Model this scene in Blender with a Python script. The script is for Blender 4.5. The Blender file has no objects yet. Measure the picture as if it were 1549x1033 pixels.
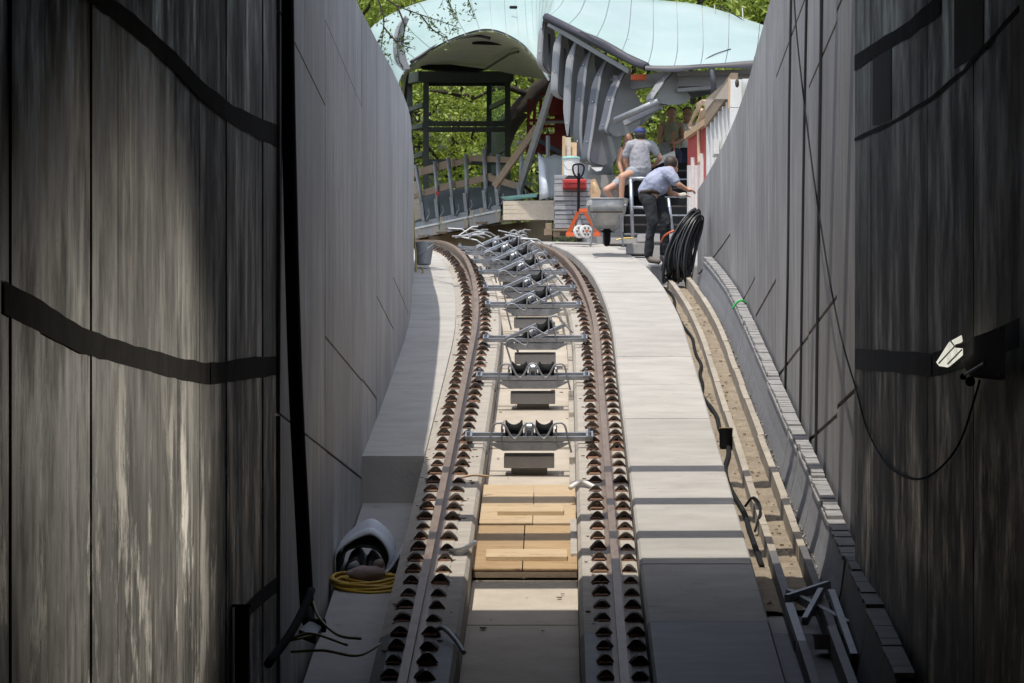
import bpy, math, random
from mathutils import Vector, Matrix, noise
random.seed(7)
R = math.radians
sc = bpy.context.scene
col = sc.collection
# ---------------------------------------------------------------- camera, world, sun, exposure
FPX, CX, HY = 5000.0, 774.5, 1000.0
cam = bpy.data.cameras.new('camera'); camo = bpy.data.objects.new('camera', cam); col.objects.link(camo)
camo.location = (0, 0, 0); camo.rotation_euler = (R(90), 0, 0)
cam.sensor_width = 36; cam.lens = FPX / 1549 * 36; cam.shift_y = (HY - 516.5) / 1549
cam.clip_start = 0.1; cam.clip_end = 2000
sc.camera = camo
SUN = Vector((-.15, -.35, 1)).normalized()
w = bpy.data.worlds.new('World'); sc.world = w; w.use_nodes = True
nt = w.node_tree; bg = nt.nodes['Background']
sky = nt.nodes.new('ShaderNodeTexSky'); sky.sky_type = 'NISHITA'; sky.sun_disc = False
sky.sun_elevation = math.asin(SUN.z); sky.sun_rotation = math.atan2(SUN.x, SUN.y)
hs = nt.nodes.new('ShaderNodeHueSaturation'); hs.inputs['Saturation'].default_value = .55   # thin spring haze whitens the whole sky
nt.links.new(sky.outputs[0], hs.inputs['Color']); nt.links.new(hs.outputs[0], bg.inputs[0]); bg.inputs[1].default_value = 0.15
sl = bpy.data.lights.new('sun', 'SUN'); sl.energy = 2.1; sl.angle = R(.53); sl.color = (1, .95, .86)
so = bpy.data.objects.new('sun', sl); col.objects.link(so)
so.rotation_euler = SUN.to_track_quat('Z', 'Y').to_euler(); so.location = (-10, -20, 60)
sc.view_settings.view_transform = 'Standard'; sc.view_settings.look = 'None'
sc.view_settings.exposure = 1.0; sc.view_settings.gamma = 1; sc.view_settings.use_curve_mapping = False
sc.cycles.max_bounces = 10; sc.cycles.diffuse_bounces = 6

# ---------------------------------------------------------------- materials
def new_mat(name):
    m = bpy.data.materials.new(name); m.use_nodes = True
    return m, m.node_tree, m.node_tree.nodes['Principled BSDF']
def mapping(t, scale, coord='Object'):
    tc = t.nodes.new('ShaderNodeTexCoord'); mp = t.nodes.new('ShaderNodeMapping')
    t.links.new(tc.outputs[coord], mp.inputs[0]); mp.inputs['Scale'].default_value = scale
    return mp.outputs[0]
def noise_fac(t, vec, scale, detail=6, rough=.6, lo=.3, hi=.7):
    n = t.nodes.new('ShaderNodeTexNoise'); n.inputs['Scale'].default_value = scale
    n.inputs['Detail'].default_value = detail; n.inputs['Roughness'].default_value = rough
    t.links.new(vec, n.inputs['Vector'])
    r = t.nodes.new('ShaderNodeMapRange'); r.inputs[1].default_value = lo; r.inputs[2].default_value = hi
    t.links.new(n.outputs[0], r.inputs[0])
    return r.outputs[0]
def mix(t, fac, a, b, mode='MIX'):
    x = t.nodes.new('ShaderNodeMix'); x.data_type = 'RGBA'; x.blend_type = mode
    for s, v in ((0, fac), (6, a), (7, b)):
        if hasattr(v, 'is_output'): t.links.new(v, x.inputs[s])
        elif s == 0: x.inputs[0].default_value = v
        else: x.inputs[s].default_value = (*v, 1)
    return x.outputs[2]
def mul(t, a, b):
    m = t.nodes.new('ShaderNodeMath'); m.operation = 'MULTIPLY'
    for i, v in enumerate((a, b)):
        if hasattr(v, 'is_output'): t.links.new(v, m.inputs[i])
        else: m.inputs[i].default_value = v
    return m.outputs[0]
def bump(t, p, h, strength=.3, dist=.02):
    b = t.nodes.new('ShaderNodeBump'); b.inputs['Strength'].default_value = strength; b.inputs['Distance'].default_value = dist
    t.links.new(h, b.inputs['Height']); t.links.new(b.outputs[0], p.inputs['Normal'])
def obj_rand(t):
    return t.nodes.new('ShaderNodeObjectInfo').outputs['Random']
def surf(name, c1, c2, scale=3, rough=.8, stretch=(1, 1, 1), metal=0, spots=None, spot_scale=9, spot_lo=.6, rnd=0, bmp=.25, bdist=.01, fine=40, coat=0):
    """two-tone noise surface with optional spots / stains and per-object tone"""
    m, t, p = new_mat(name)
    v = mapping(t, stretch)
    c = mix(t, noise_fac(t, v, scale), c1, c2)
    f2 = noise_fac(t, v, fine, 3, .7, .25, .75)
    c = mix(t, mul(t, f2, .25), c, tuple(x * .6 for x in c1))
    if spots:
        c = mix(t, noise_fac(t, v, spot_scale, 5, .7, spot_lo, spot_lo + .14), c, spots)
    if rnd:
        c = mix(t, mul(t, obj_rand(t), rnd), c, tuple(x * .45 for x in c1))
    t.links.new(c, p.inputs['Base Color'])
    p.inputs['Roughness'].default_value = rough; p.inputs['Metallic'].default_value = metal
    if coat: p.inputs['Coat Weight'].default_value = coat
    if bmp: bump(t, p, f2, bmp, bdist)
    return m
def plain(name, c, rough=.5, metal=0, coat=0, vary=.25, scale=6):
    return surf(name, c, tuple(x * (1 - vary) for x in c), scale, rough, metal=metal, bmp=.08, bdist=.004, coat=coat)

def wall_mat(name, base, dark, light, streak_s=(5, 5, .22), stain=.55, pale=None):
    """formwork concrete: long vertical streaks, blotches, drips and pits"""
    m, t, p = new_mat(name)
    v = mapping(t, streak_s); v2 = mapping(t, (1, 1, 1)); v3 = mapping(t, (streak_s[0] * 4, streak_s[1] * 4, streak_s[2] * 2))
    c = mix(t, noise_fac(t, v, 1.2, 8, .7, .38, .58) if pale else noise_fac(t, v, 1.2, 8, .65, .3, .7), base, dark)
    c = mix(t, mul(t, noise_fac(t, v3, 1.5, 4, .6, .45, .72), .7), c, light)
    c = mix(t, mul(t, noise_fac(t, v2, .55, 5, .6, .4, .7), stain), c, dark)
    c = mix(t, mul(t, noise_fac(t, v3, 2.3, 5, .7, .54 if pale else .58, .66), .75), c, tuple(x * .55 for x in dark))
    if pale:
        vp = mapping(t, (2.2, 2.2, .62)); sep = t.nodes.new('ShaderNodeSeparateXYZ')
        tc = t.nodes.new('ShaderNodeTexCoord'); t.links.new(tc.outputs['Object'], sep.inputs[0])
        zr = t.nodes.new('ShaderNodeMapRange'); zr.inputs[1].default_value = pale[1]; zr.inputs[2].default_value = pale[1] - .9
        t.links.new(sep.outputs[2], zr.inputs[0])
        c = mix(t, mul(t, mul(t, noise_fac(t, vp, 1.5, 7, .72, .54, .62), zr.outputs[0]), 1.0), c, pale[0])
    c = mix(t, mul(t, obj_rand(t), .55 if pale else .3), c, dark)
    pit = noise_fac(t, v2, 26, 2, .5, .70, .74)
    c = mix(t, mul(t, pit, .7), c, (.03, .03, .03))
    t.links.new(c, p.inputs['Base Color'])
    rr = t.nodes.new('ShaderNodeMapRange'); rr.inputs[3].default_value = .78; rr.inputs[4].default_value = .34 if pale else .62
    t.links.new(noise_fac(t, v, 1.7, 6, .7, .42, .62), rr.inputs[0]); t.links.new(rr.outputs[0], p.inputs['Roughness'])
    bump(t, p, noise_fac(t, v3, 2, 6, .6), .3, .008)
    return m

M = {}
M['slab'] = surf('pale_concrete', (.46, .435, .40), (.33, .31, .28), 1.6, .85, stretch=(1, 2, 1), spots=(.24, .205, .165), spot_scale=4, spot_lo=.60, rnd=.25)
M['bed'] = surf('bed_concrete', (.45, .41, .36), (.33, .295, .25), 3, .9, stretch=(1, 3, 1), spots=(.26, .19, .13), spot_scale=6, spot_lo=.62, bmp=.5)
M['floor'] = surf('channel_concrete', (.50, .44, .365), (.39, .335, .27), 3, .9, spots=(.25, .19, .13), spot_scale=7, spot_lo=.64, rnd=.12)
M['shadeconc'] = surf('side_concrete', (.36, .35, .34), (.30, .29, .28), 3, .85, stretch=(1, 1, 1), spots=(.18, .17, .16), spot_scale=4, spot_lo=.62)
M['sand'] = surf('sand', (.38, .31, .225), (.22, .18, .13), 5, .95, spots=(.22, .17, .12), spot_scale=6, spot_lo=.56, bmp=.9, bdist=.02)
M['wall_l'] = wall_mat('portal_concrete', (.45, .44, .435), (.26, .255, .25), (.58, .57, .56), (1.3, .95, .22), stain=.75)
M['wall_r'] = wall_mat('portal_concrete_sunny_side', (.34, .33, .325), (.18, .17, .165), (.46, .45, .44), (1.3, .95, .22), stain=.75)
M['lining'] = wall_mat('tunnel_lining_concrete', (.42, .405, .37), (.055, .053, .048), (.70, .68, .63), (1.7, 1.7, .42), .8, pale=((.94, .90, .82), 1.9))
M['lining_dim'] = wall_mat('shaded_lining_concrete', (.22, .215, .185), (.06, .057, .05), (.36, .345, .30), (1.5, 1.5, .5), .6, pale=((.62, .56, .44), 1.9))  # right lining: darker copy of the left, shade put into the colour
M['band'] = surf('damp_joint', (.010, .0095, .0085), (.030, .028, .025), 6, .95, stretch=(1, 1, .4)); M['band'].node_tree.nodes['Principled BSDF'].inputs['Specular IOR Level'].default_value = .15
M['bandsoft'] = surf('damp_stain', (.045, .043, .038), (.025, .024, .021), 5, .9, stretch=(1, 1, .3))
M['joint'] = plain('dark_joint', (.03, .03, .032), .9)
M['rust'] = surf('rusty_iron', (.095, .07, .055), (.05, .04, .034), 9, .6, spots=(.24, .11, .06), spot_scale=14, spot_lo=.64, metal=.3, rnd=.4)
M['rustor'] = surf('orange_rust', (.26, .13, .075), (.16, .09, .06), 12, .9, rnd=.5)
M['rail'] = surf('rail_steel', (.27, .20, .15), (.19, .135, .10), 4, .5, stretch=(4, .3, 4), spots=(.12, .06, .04), spot_scale=4, spot_lo=.58, metal=.35)
M['galv'] = surf('galvanised_steel', (.46, .48, .52), (.33, .35, .38), 14, .36, metal=.8)
M['galvdull'] = surf('dull_galvanised', (.36, .37, .39), (.26, .27, .285), 10, .55, metal=.5)
M['black'] = plain('black_rubber', (.013, .013, .014), .85); M['black'].node_tree.nodes['Principled BSDF'].inputs['Specular IOR Level'].default_value = .2
M['blackgloss'] = plain('black_cable', (.028, .028, .03), .35)
M['ply'] = surf('plywood', (.46, .31, .155), (.35, .22, .10), 2.2, .7, stretch=(1, 4, 1), spots=(.20, .11, .045), spot_scale=2.6, spot_lo=.56, rnd=.4)
M['plypale'] = surf('pale_plywood', (.56, .43, .27), (.45, .31, .17), 2.2, .75, stretch=(1, 5, 1), spots=(.27, .17, .09), spot_scale=3, spot_lo=.58, rnd=.25)
M['wood'] = surf('weathered_timber', (.34, .25, .17), (.22, .16, .11), 4, .85, stretch=(1, 6, 6), rnd=.3)
M['woodpale'] = surf('pale_timber', (.60, .52, .42), (.48, .40, .31), 4, .8, stretch=(1, 6, 6), spots=(.34, .27, .2), spot_scale=5, spot_lo=.6, rnd=.2)
M['woodnew'] = surf('new_timber', (.58, .40, .24), (.47, .31, .17), 5, .75, stretch=(4, 4, 1), rnd=.2)
M['mat'] = wall_mat('grey_board', (.28, .28, .29), (.15, .15, .16), (.42, .42, .43), (16, 16, .5), .3)
M['kerb'] = surf('dirty_kerb', (.42, .37, .30), (.30, .26, .21), 5, .9, spots=(.20, .165, .125), spot_scale=7, spot_lo=.58, rnd=.3)
M['shadebed'] = surf('shade_toned_bed', (.14, .13, .12), (.08, .075, .07), 2.5, .6, stretch=(1, 3, 1))  # bed concrete with the near tunnel shade put into its colour
M['dampshadeslab'] = surf('damp_shade_slab', (.13, .125, .12), (.07, .07, .068), 2.5, .6, stretch=(1, 3, 1))  # damp near slabs; also paints tunnel shade onto kerbs, trough and leaning boards
M['tin'] = surf('worn_tin', (.52, .51, .49), (.36, .355, .34), 9, .5, metal=.25, spots=(.22, .20, .18), spot_scale=6, spot_lo=.6)
M['matcap'] = surf('board_edge', (.34, .33, .325), (.21, .205, .20), 10, .9, rnd=.35)
M['gravel'] = surf('grit', (.50, .48, .45), (.10, .10, .10), 22, .9, bmp=1, bdist=.03)
M['fin'] = surf('grey_rib_plastic', (.27, .275, .285), (.23, .235, .245), 4, .5, bmp=.05)
M['findark'] = plain('dark_rib_edge', (.095, .10, .115), .42)
M['gasket'] = plain('black_gasket', (.035, .033, .045), .5)
M['soffit'] = surf('shiny_soffit', (.60, .60, .55), (.42, .42, .37), 2, .35, stretch=(.5, 3, 3), metal=0, bmp=.05)
M['frame'] = plain('dark_green_frame', (.05, .062, .054), .5)
M['red'] = plain('red_paint', (.50, .035, .03), .45)
M['darkred'] = plain('dark_red_paint', (.22, .012, .012), .5)
M['orange'] = plain('orange_paint', (.75, .13, .03), .4)
M['white'] = surf('white_paint', (.76, .75, .72), (.64, .63, .60), 8, .55, spots=(.4, .37, .33), spot_scale=6, spot_lo=.66)
M['paver'] = surf('grey_paver', (.36, .36, .37), (.27, .27, .28), 7, .85, rnd=.4)
M['tarpw'] = surf('pale_tarp', (.62, .66, .72), (.50, .54, .60), 3, .5)
M['tarpb'] = plain('black_tarp', (.012, .014, .013), .6)
M['yellow'] = plain('yellow_hose', (.55, .36, .03), .45)
M['sack'] = surf('brown_sack', (.34, .26, .24), (.22, .17, .16), 9, .9)
M['teal'] = plain('teal_sheet', (.30, .58, .52), .5)
M['darkteal'] = surf('dark_membrane', (.03, .045, .045), (.045, .06, .06), 3, .6)
M['brownwall'] = surf('brown_earth_wall', (.28, .21, .13), (.20, .15, .09), 2, .95, stretch=(.6, .6, 3))
M['earth'] = surf('earth', (.14, .11, .07), (.07, .075, .035), 1.2, .95, bmp=.8, bdist=.05)
M['grass'] = surf('green_slope', (.06, .09, .02), (.10, .09, .045), .8, .95, bmp=.8, bdist=.08)
M['bark'] = surf('bark', (.07, .05, .035), (.035, .025, .018), 6, .95, stretch=(2, 2, .5), bmp=1, bdist=.03)
M['skin'] = plain('skin', (.55, .30, .20), .55, vary=.15)
M['skintan'] = plain('tanned_skin', (.36, .19, .12), .55, vary=.15)
M['hair'] = plain('dark_hair', (.035, .025, .02), .6)
M['hairbrown'] = plain('brown_hair', (.04, .026, .017), .6)
M['greyshirt'] = surf('grey_shirt', (.34, .335, .36), (.27, .265, .29), 7, .9, bmp=.4, bdist=.01)
M['blueshirt'] = surf('blue_grey_shirt', (.34, .36, .46), (.27, .29, .38), 7, .9, bmp=.4, bdist=.01)
M['jeans'] = surf('dusty_black_jeans', (.022, .023, .028), (.014, .015, .018), 8, .9, spots=(.20, .19, .18), spot_scale=5, spot_lo=.60, bmp=.4)
M['khaki'] = plain('khaki_vest', (.26, .25, .17), .9)
M['navy'] = plain('navy_trousers', (.03, .035, .07), .9)
M['shorts'] = plain('grey_shorts', (.30, .33, .36), .9)
M['bluecap'] = plain('blue_cap', (.06, .08, .25), .8)
M['glove'] = plain('pale_glove', (.62, .60, .55), .9)
M['shoe'] = plain('dusty_shoe', (.18, .15, .13), .8)
M['hosebeige'] = plain('beige_hose', (.60, .42, .28), .6)
M['green'] = plain('green_tie', (.02, .50, .10), .5)
M['olive'] = plain('olive_hose', (.26, .22, .03), .5)
M['blue'] = plain('blue_steel', (.09, .14, .20), .5)

def glass_roof():
    m, t, p = new_mat('milky_mint_glass')
    v = mapping(t, (1, 1, 1))
    c = mix(t, noise_fac(t, v, .35, 4, .55, .35, .65), (.33, .41, .385), (.25, .345, .32))
    c = mix(t, mul(t, noise_fac(t, v, 7, 4, .6, .55, .75), .2), c, (.50, .54, .53))
    t.links.new(c, p.inputs['Base Color']); p.inputs['Roughness'].default_value = .45
    p.inputs['Coat Weight'].default_value = .2; p.inputs['Coat Roughness'].default_value = .08
    return m
M['glassroof'] = glass_roof()
def lamp_glass():
    m, t, p = new_mat('dusty_pane')
    tr = t.nodes.new('ShaderNodeBsdfTransparent'); mx = t.nodes.new('ShaderNodeMixShader')
    tr.inputs[0].default_value = (.85, .93, .88, 1)
    p.inputs['Base Color'].default_value = (.35, .42, .38, 1); p.inputs['Roughness'].default_value = .08
    mx.inputs[0].default_value = .22
    t.links.new(tr.outputs[0], mx.inputs[1]); t.links.new(p.outputs[0], mx.inputs[2])
    t.links.new(mx.outputs[0], t.nodes['Material Output'].inputs[0]); return m
M['pane'] = lamp_glass()
def lamp_glow():
    m, t, p = new_mat('lit_lamp_glass'); v = mapping(t, (1, 1, 1))
    c = mix(t, noise_fac(t, v, 9, 4, .6, .3, .7), (.80, .78, .66), (.50, .50, .42))
    t.links.new(c, p.inputs['Base Color']); t.links.new(c, p.inputs['Emission Color']); p.inputs['Emission Strength'].default_value = .5
    p.inputs['Roughness'].default_value = .3; return m
M['lampglow'] = lamp_glow()
def leaf_mat(name, c1, c2):
    m, t, p = new_mat(name)
    v = mapping(t, (1, 1, 1))
    c = mix(t, noise_fac(t, v, 1.7, 4, .7, .3, .7), c1, c2)
    t.links.new(c, p.inputs['Base Color']); p.inputs['Roughness'].default_value = .5
    tl = t.nodes.new('ShaderNodeBsdfTranslucent'); t.links.new(c, tl.inputs[0])
    mx = t.nodes.new('ShaderNodeMixShader'); mx.inputs[0].default_value = .38
    t.links.new(p.outputs[0], mx.inputs[1]); t.links.new(tl.outputs[0], mx.inputs[2])
    t.links.new(mx.outputs[0], t.nodes['Material Output'].inputs[0]); return m
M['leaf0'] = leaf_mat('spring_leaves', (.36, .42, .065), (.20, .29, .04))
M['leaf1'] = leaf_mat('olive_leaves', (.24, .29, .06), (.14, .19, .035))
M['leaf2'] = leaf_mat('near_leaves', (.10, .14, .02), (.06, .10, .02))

# ---------------------------------------------------------------- mesh helpers
class MB:
    def __init__(s): s.v = []; s.f = []
    def add(s, vs, fs):
        b = len(s.v); s.v += [tuple(x) for x in vs]; s.f += [tuple(i + b for i in q) for q in fs]
    def box(s, c, size, rot=None):
        hx, hy, hz = (x / 2 for x in size); c = Vector(c)
        vs = [Vector((x, y, z)) for z in (-hz, hz) for y in (-hy, hy) for x in (-hx, hx)]
        if rot is not None: vs = [rot @ q for q in vs]
        s.add([q + c for q in vs], [(0, 2, 3, 1), (4, 5, 7, 6), (0, 1, 5, 4), (2, 6, 7, 3), (0, 4, 6, 2), (1, 3, 7, 5)]); return s
    def bar(s, a, b, wx, wz, up=(0, 0, 1)):
        """box from a to b, wx wide across, wz along up"""
        a, b = Vector(a), Vector(b); d = (b - a).normalized(); u = Vector(up)
        x = d.cross(u)
        if x.length < 1e-4: x = d.cross(Vector((1, 0, 0)))
        x.normalize(); z = x.cross(d)
        vs = [q + x * i * wx / 2 + z * j * wz / 2 for q in (a, b) for j in (-1, 1) for i in (-1, 1)]
        s.add(vs, [(0, 2, 3, 1), (4, 5, 7, 6), (0, 1, 5, 4), (2, 6, 7, 3), (0, 4, 6, 2), (1, 3, 7, 5)]); return s
    def tube(s, pts, r, n=8, closed=False, caps=True):
        pts = [Vector(p) for p in pts]; k = len(pts); rr = r if isinstance(r, (list, tuple)) else [r] * k
        ref = None; rings = []
        for i, p in enumerate(pts):
            a = pts[(i - 1) % k] if (closed or i > 0) else p; b = pts[(i + 1) % k] if (closed or i < k - 1) else p
            d = (b - a)
            d = d.normalized() if d.length > 1e-7 else Vector((0, 0, 1))
            if ref is None:
                ref = d.cross(Vector((0, 0, 1)))
                if ref.length < .05: ref = d.cross(Vector((1, 0, 0)))
            x = (ref - d * ref.dot(d)); x = x.normalized() if x.length > 1e-6 else d.orthogonal().normalized()
            ref = x; y = d.cross(x)
            rings.append([p + (x * math.cos(t * 2 * math.pi / n) + y * math.sin(t * 2 * math.pi / n)) * rr[i] for t in range(n)])
        fs = []; m = k if closed else k - 1
        for i in range(m):
            for j in range(n):
                fs.append((i * n + j, i * n + (j + 1) % n, ((i + 1) % k) * n + (j + 1) % n, ((i + 1) % k) * n + j))
        if caps and not closed:
            fs.append(tuple(range(n))[::-1]); fs.append(tuple(range((k - 1) * n, k * n)))
        s.add([q for g in rings for q in g], fs); return s
    def prism(s, poly, ext):
        poly = [Vector(p) for p in poly]; ext = Vector(ext); n = len(poly)
        s.add(poly + [p + ext for p in poly], [tuple(range(n)), tuple(range(n, 2 * n))[::-1]] + [(i, i + n, (i + 1) % n + n, (i + 1) % n) for i in range(n)]); return s
    def grid(s, rows):
        n = len(rows[0]); vs = [q for g in rows for q in g]
        s.add(vs, [(i * n + j, i * n + j + 1, (i + 1) * n + j + 1, (i + 1) * n + j) for i in range(len(rows) - 1) for j in range(n - 1)]); return s
    def lathe(s, c, prof, n=16, axis=(0, 0, 1), caps=True):
        """prof: (radius, height) along axis"""
        c = Vector(c); z = Vector(axis).normalized(); x = z.orthogonal().normalized(); y = z.cross(x)
        vs = [c + z * h + (x * math.cos(t * 2 * math.pi / n) + y * math.sin(t * 2 * math.pi / n)) * r for r, h in prof for t in range(n)]
        fs = [(i * n + j, i * n + (j + 1) % n, (i + 1) * n + (j + 1) % n, (i + 1) * n + j) for i in range(len(prof) - 1) for j in range(n)]
        if caps: fs += [tuple(range(n))[::-1], tuple(range((len(prof) - 1) * n, len(prof) * n))]
        s.add(vs, fs); return s
    def ball(s, c, r, n=10, m=6, rot=None):
        r = r if isinstance(r, (tuple, list)) else (r, r, r); c = Vector(c); vs = []; 
        for i in range(m + 1):
            a = math.pi * i / m
            for j in range(n):
                q = Vector((r[0] * math.sin(a) * math.cos(2 * math.pi * j / n), r[1] * math.sin(a) * math.sin(2 * math.pi * j / n), r[2] * math.cos(a)))
                vs.append(c + (rot @ q if rot is not None else q))
        s.add(vs, [(i * n + j, (i + 1) * n + j, (i + 1) * n + (j + 1) % n, i * n + (j + 1) % n) for i in range(m) for j in range(n)]); return s
    def mesh(s, name, mat=None, smooth=False):
        me = bpy.data.meshes.new(name); me.from_pydata(s.v, [], s.f); me.validate(); me.update()
        import bmesh
        bm = bmesh.new(); bm.from_mesh(me); bmesh.ops.recalc_face_normals(bm, faces=bm.faces); bm.to_mesh(me); bm.free()
        if mat: me.materials.append(M[mat] if isinstance(mat, str) else mat)
        if smooth:
            me.polygons.foreach_set('use_smooth', [True] * len(me.polygons))
            if smooth == 'auto': me.set_sharp_from_angle(angle=R(40))
        return me
    def build(s, name, mat, parent=None, smooth=False, bevel=0):
        o = link(name, s.mesh(name, mat, smooth), parent)
        if bevel:
            b = o.modifiers.new('bevel', 'BEVEL'); b.width = bevel; b.segments = 2; b.limit_method = 'ANGLE'
        return o
def link(name, me, parent=None, loc=None, rot=None):
    o = bpy.data.objects.new(name, me); col.objects.link(o)
    if parent is not None:
        o.parent = parent; o.matrix_parent_inverse = parent.matrix_basis.inverted() if parent.parent is None else Matrix()
    if loc is not None: o.location = loc
    if rot is not None: o.rotation_euler = rot
    return o
def tag(o, label=None, cat=None, group=None, kind=None):
    if label: o['label'] = label
    if cat: o['category'] = cat
    if group: o['group'] = group
    if kind: o['kind'] = kind
    return o
def thing(name, loc, label, cat, group=None):
    o = bpy.data.objects.new(name, None); col.objects.link(o); o.location = loc; o.empty_display_size = .2
    return tag(o, label, cat, group)
def structure(name, loc=(0, 0, 0)):
    o = bpy.data.objects.new(name, None); col.objects.link(o); o.location = loc; o['kind'] = 'structure'; return o
def P(x, y, Y):
    """the point at depth Y that a survey of the photograph puts at pixel x, y"""
    return Vector(((x - CX) * Y / FPX, Y, (HY - y) * Y / FPX))
def cat_rom(pts, k=6):
    pts = [Vector(p) for p in pts]; out = []
    for i in range(len(pts) - 1):
        p0 = pts[max(i - 1, 0)]; p1 = pts[i]; p2 = pts[i + 1]; p3 = pts[min(i + 2, len(pts) - 1)]
        for j in range(k):
            t = j / k
            out.append(.5 * ((2 * p1) + (p2 - p0) * t + (2 * p0 - 5 * p1 + 4 * p2 - p3) * t * t + (3 * p1 - p0 - 3 * p2 + p3) * t ** 3))
    out.append(pts[-1]); return out
def smooth_mesh(mb, vox, it=3):
    """voxel-union of the pieces in mb into one continuous skin"""
    o = bpy.data.objects.new('tmp', mb.mesh('tmp')); col.objects.link(o)
    r = o.modifiers.new('r', 'REMESH'); r.mode = 'VOXEL'; r.voxel_size = vox
    s = o.modifiers.new('s', 'SMOOTH'); s.factor = .5; s.iterations = it
    dg = bpy.context.evaluated_depsgraph_get()
    me = bpy.data.meshes.new_from_object(o.evaluated_get(dg)); bpy.data.objects.remove(o)
    me.polygons.foreach_set('use_smooth', [True] * len(me.polygons)); return me

# ---------------------------------------------------------------- the line of the track
def cx(Y): return .0525 + .0151 * (Y - 25) - .0042 * max(0, Y - 40) ** 2
def cz(Y):
    if Y < 20: return -.65 - .229 * ((20 - 4) ** 2 - max(Y - 4, -2) ** 2) / 32
    if Y > 70: return cz(70)
    return -5.23 + .229 * Y - .0047 * max(0, Y - 46) ** 2
def T(Y, a, d=0):
    s = .0151 - .0084 * max(0, Y - 40); n = math.hypot(1, s)
    return Vector((cx(Y) + a / n, Y - a * s / n, cz(Y) + d))
def frange(a, b, st):
    n = max(1, round((b - a) / st)); return [a + (b - a) * i / n for i in range(n + 1)]
def sweep(mb, prof, Ys, closed=True):
    k = len(prof); rows = [[T(Y, a, d) for a, d in prof] for Y in Ys]
    vs = [q for g in rows for q in g]; fs = []
    for i in range(len(rows) - 1):
        for j in range(k if closed else k - 1):
            fs.append((i * k + j, i * k + (j + 1) % k, (i + 1) * k + (j + 1) % k, (i + 1) * k + j))
    if closed: fs += [tuple(range(k)), tuple(range((len(rows) - 1) * k, len(rows) * k))[::-1]]
    mb.add(vs, fs); return mb
def rot_track(Y):
    s = .0151 - .0084 * max(0, Y - 40); g = (cz(Y + .1) - cz(Y - .1)) / .2
    f = Vector((s, 1, g)).normalized(); r = f.cross(Vector((0, 0, 1))).normalized(); u = r.cross(f)
    return Matrix((r, f, u)).transposed()
# ================================================================= THE SETTING
# ---- terrain: one sheet to the horizon, left open along the cutting of the line
def hill(x, y):
    h = 7.15 if y > 20 else 6.9
    if y < 24: h = 9.5
    if y > 50.4: h = 6.2
    t = max(0, y - 70)
    h += min(t, 60) * .27 + min(max(0, t - 20), 120) * .12
    h += 1.2 * noise.noise(Vector((x * .06, y * .06, 3.1))) * min(1, t / 10)
    h += max(0, -x - 8) * .10 * min(1, max(0, (y - 30) / 30))
    return h
mb = MB(); xs = [-600, -300, -150, -80, -50, -35, -25, -18, -13, -9, -6, -4.4, -3.4, -2.6, -2.0, 3.1, 3.7, 4.4, 6, 9, 13, 18, 25, 35, 50, 80, 150, 300, 600]
ys = [-600, -200, -60, -10, 10, 22, 24.6, 30, 36, 42, 47, 50.5, 53, 57, 60, 64, 68, 72, 76, 80, 85, 90, 96, 104, 114, 126, 140, 160, 190, 240, 320, 600]
idx = {}
for y in ys:
    for x in xs: idx[x, y] = len(mb.v); mb.v.append((x, y, hill(x, y)))
for i in range(len(ys) - 1):
    for j in range(len(xs) - 1):
        xm, ym = (xs[j] + xs[j + 1]) / 2, (ys[i] + ys[i + 1]) / 2
        if -2.6 < xm < 3.1 and 0 < ym < 53: continue
        if -2.0 < xm < 3.1 and ym < 53: continue
        mb.f.append((idx[xs[j], ys[i]], idx[xs[j + 1], ys[i]], idx[xs[j + 1], ys[i + 1]], idx[xs[j], ys[i + 1]]))
g = mb.build('ground', 'grass', smooth=True); tag(g, kind='structure')

# ---- track bed: concrete trough of two rail beams and the channel between them
YB = frange(-8, 22, 3) + frange(23, 68, 1)
bedroot = structure('track_bed')
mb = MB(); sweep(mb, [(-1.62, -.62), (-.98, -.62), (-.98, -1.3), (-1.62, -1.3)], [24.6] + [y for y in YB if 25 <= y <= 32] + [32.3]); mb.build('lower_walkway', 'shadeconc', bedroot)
mb = MB(); sweep(mb, [(-1.62, -.62), (-.98, -.62), (-.98, -1.3), (-1.62, -1.3)], [y for y in YB if y <= 24] + [24.59]); mb.build('lower_walkway', 'shadebed', bedroot)
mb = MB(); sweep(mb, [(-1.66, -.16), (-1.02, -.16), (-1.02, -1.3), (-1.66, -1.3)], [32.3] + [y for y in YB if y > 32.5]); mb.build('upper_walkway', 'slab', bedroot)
bj = [-8, 4, 14, 20, 22.4, 24.4, 27.1, 29.6, 31.9, 35, 38, 41, 44, 47, 50, 53, 56, 60, 68]
for pr in ([(-1.02, -.19), (-.93, -.15), (-.46, -.15), (-.43, -.19), (-.43, -1.3), (-1.02, -1.3)], [(.46, -.19), (.49, -.15), (.935, -.15), (.935, -1.3), (.46, -1.3)]):
    for y0, y1 in zip(bj, bj[1:]):
        mb = MB(); sweep(mb, pr, frange(y0 + .004, y1 - .004, 1)); mb.build('rail_beam', 'bed' if y0 > 24 else 'shadebed', bedroot)
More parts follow.
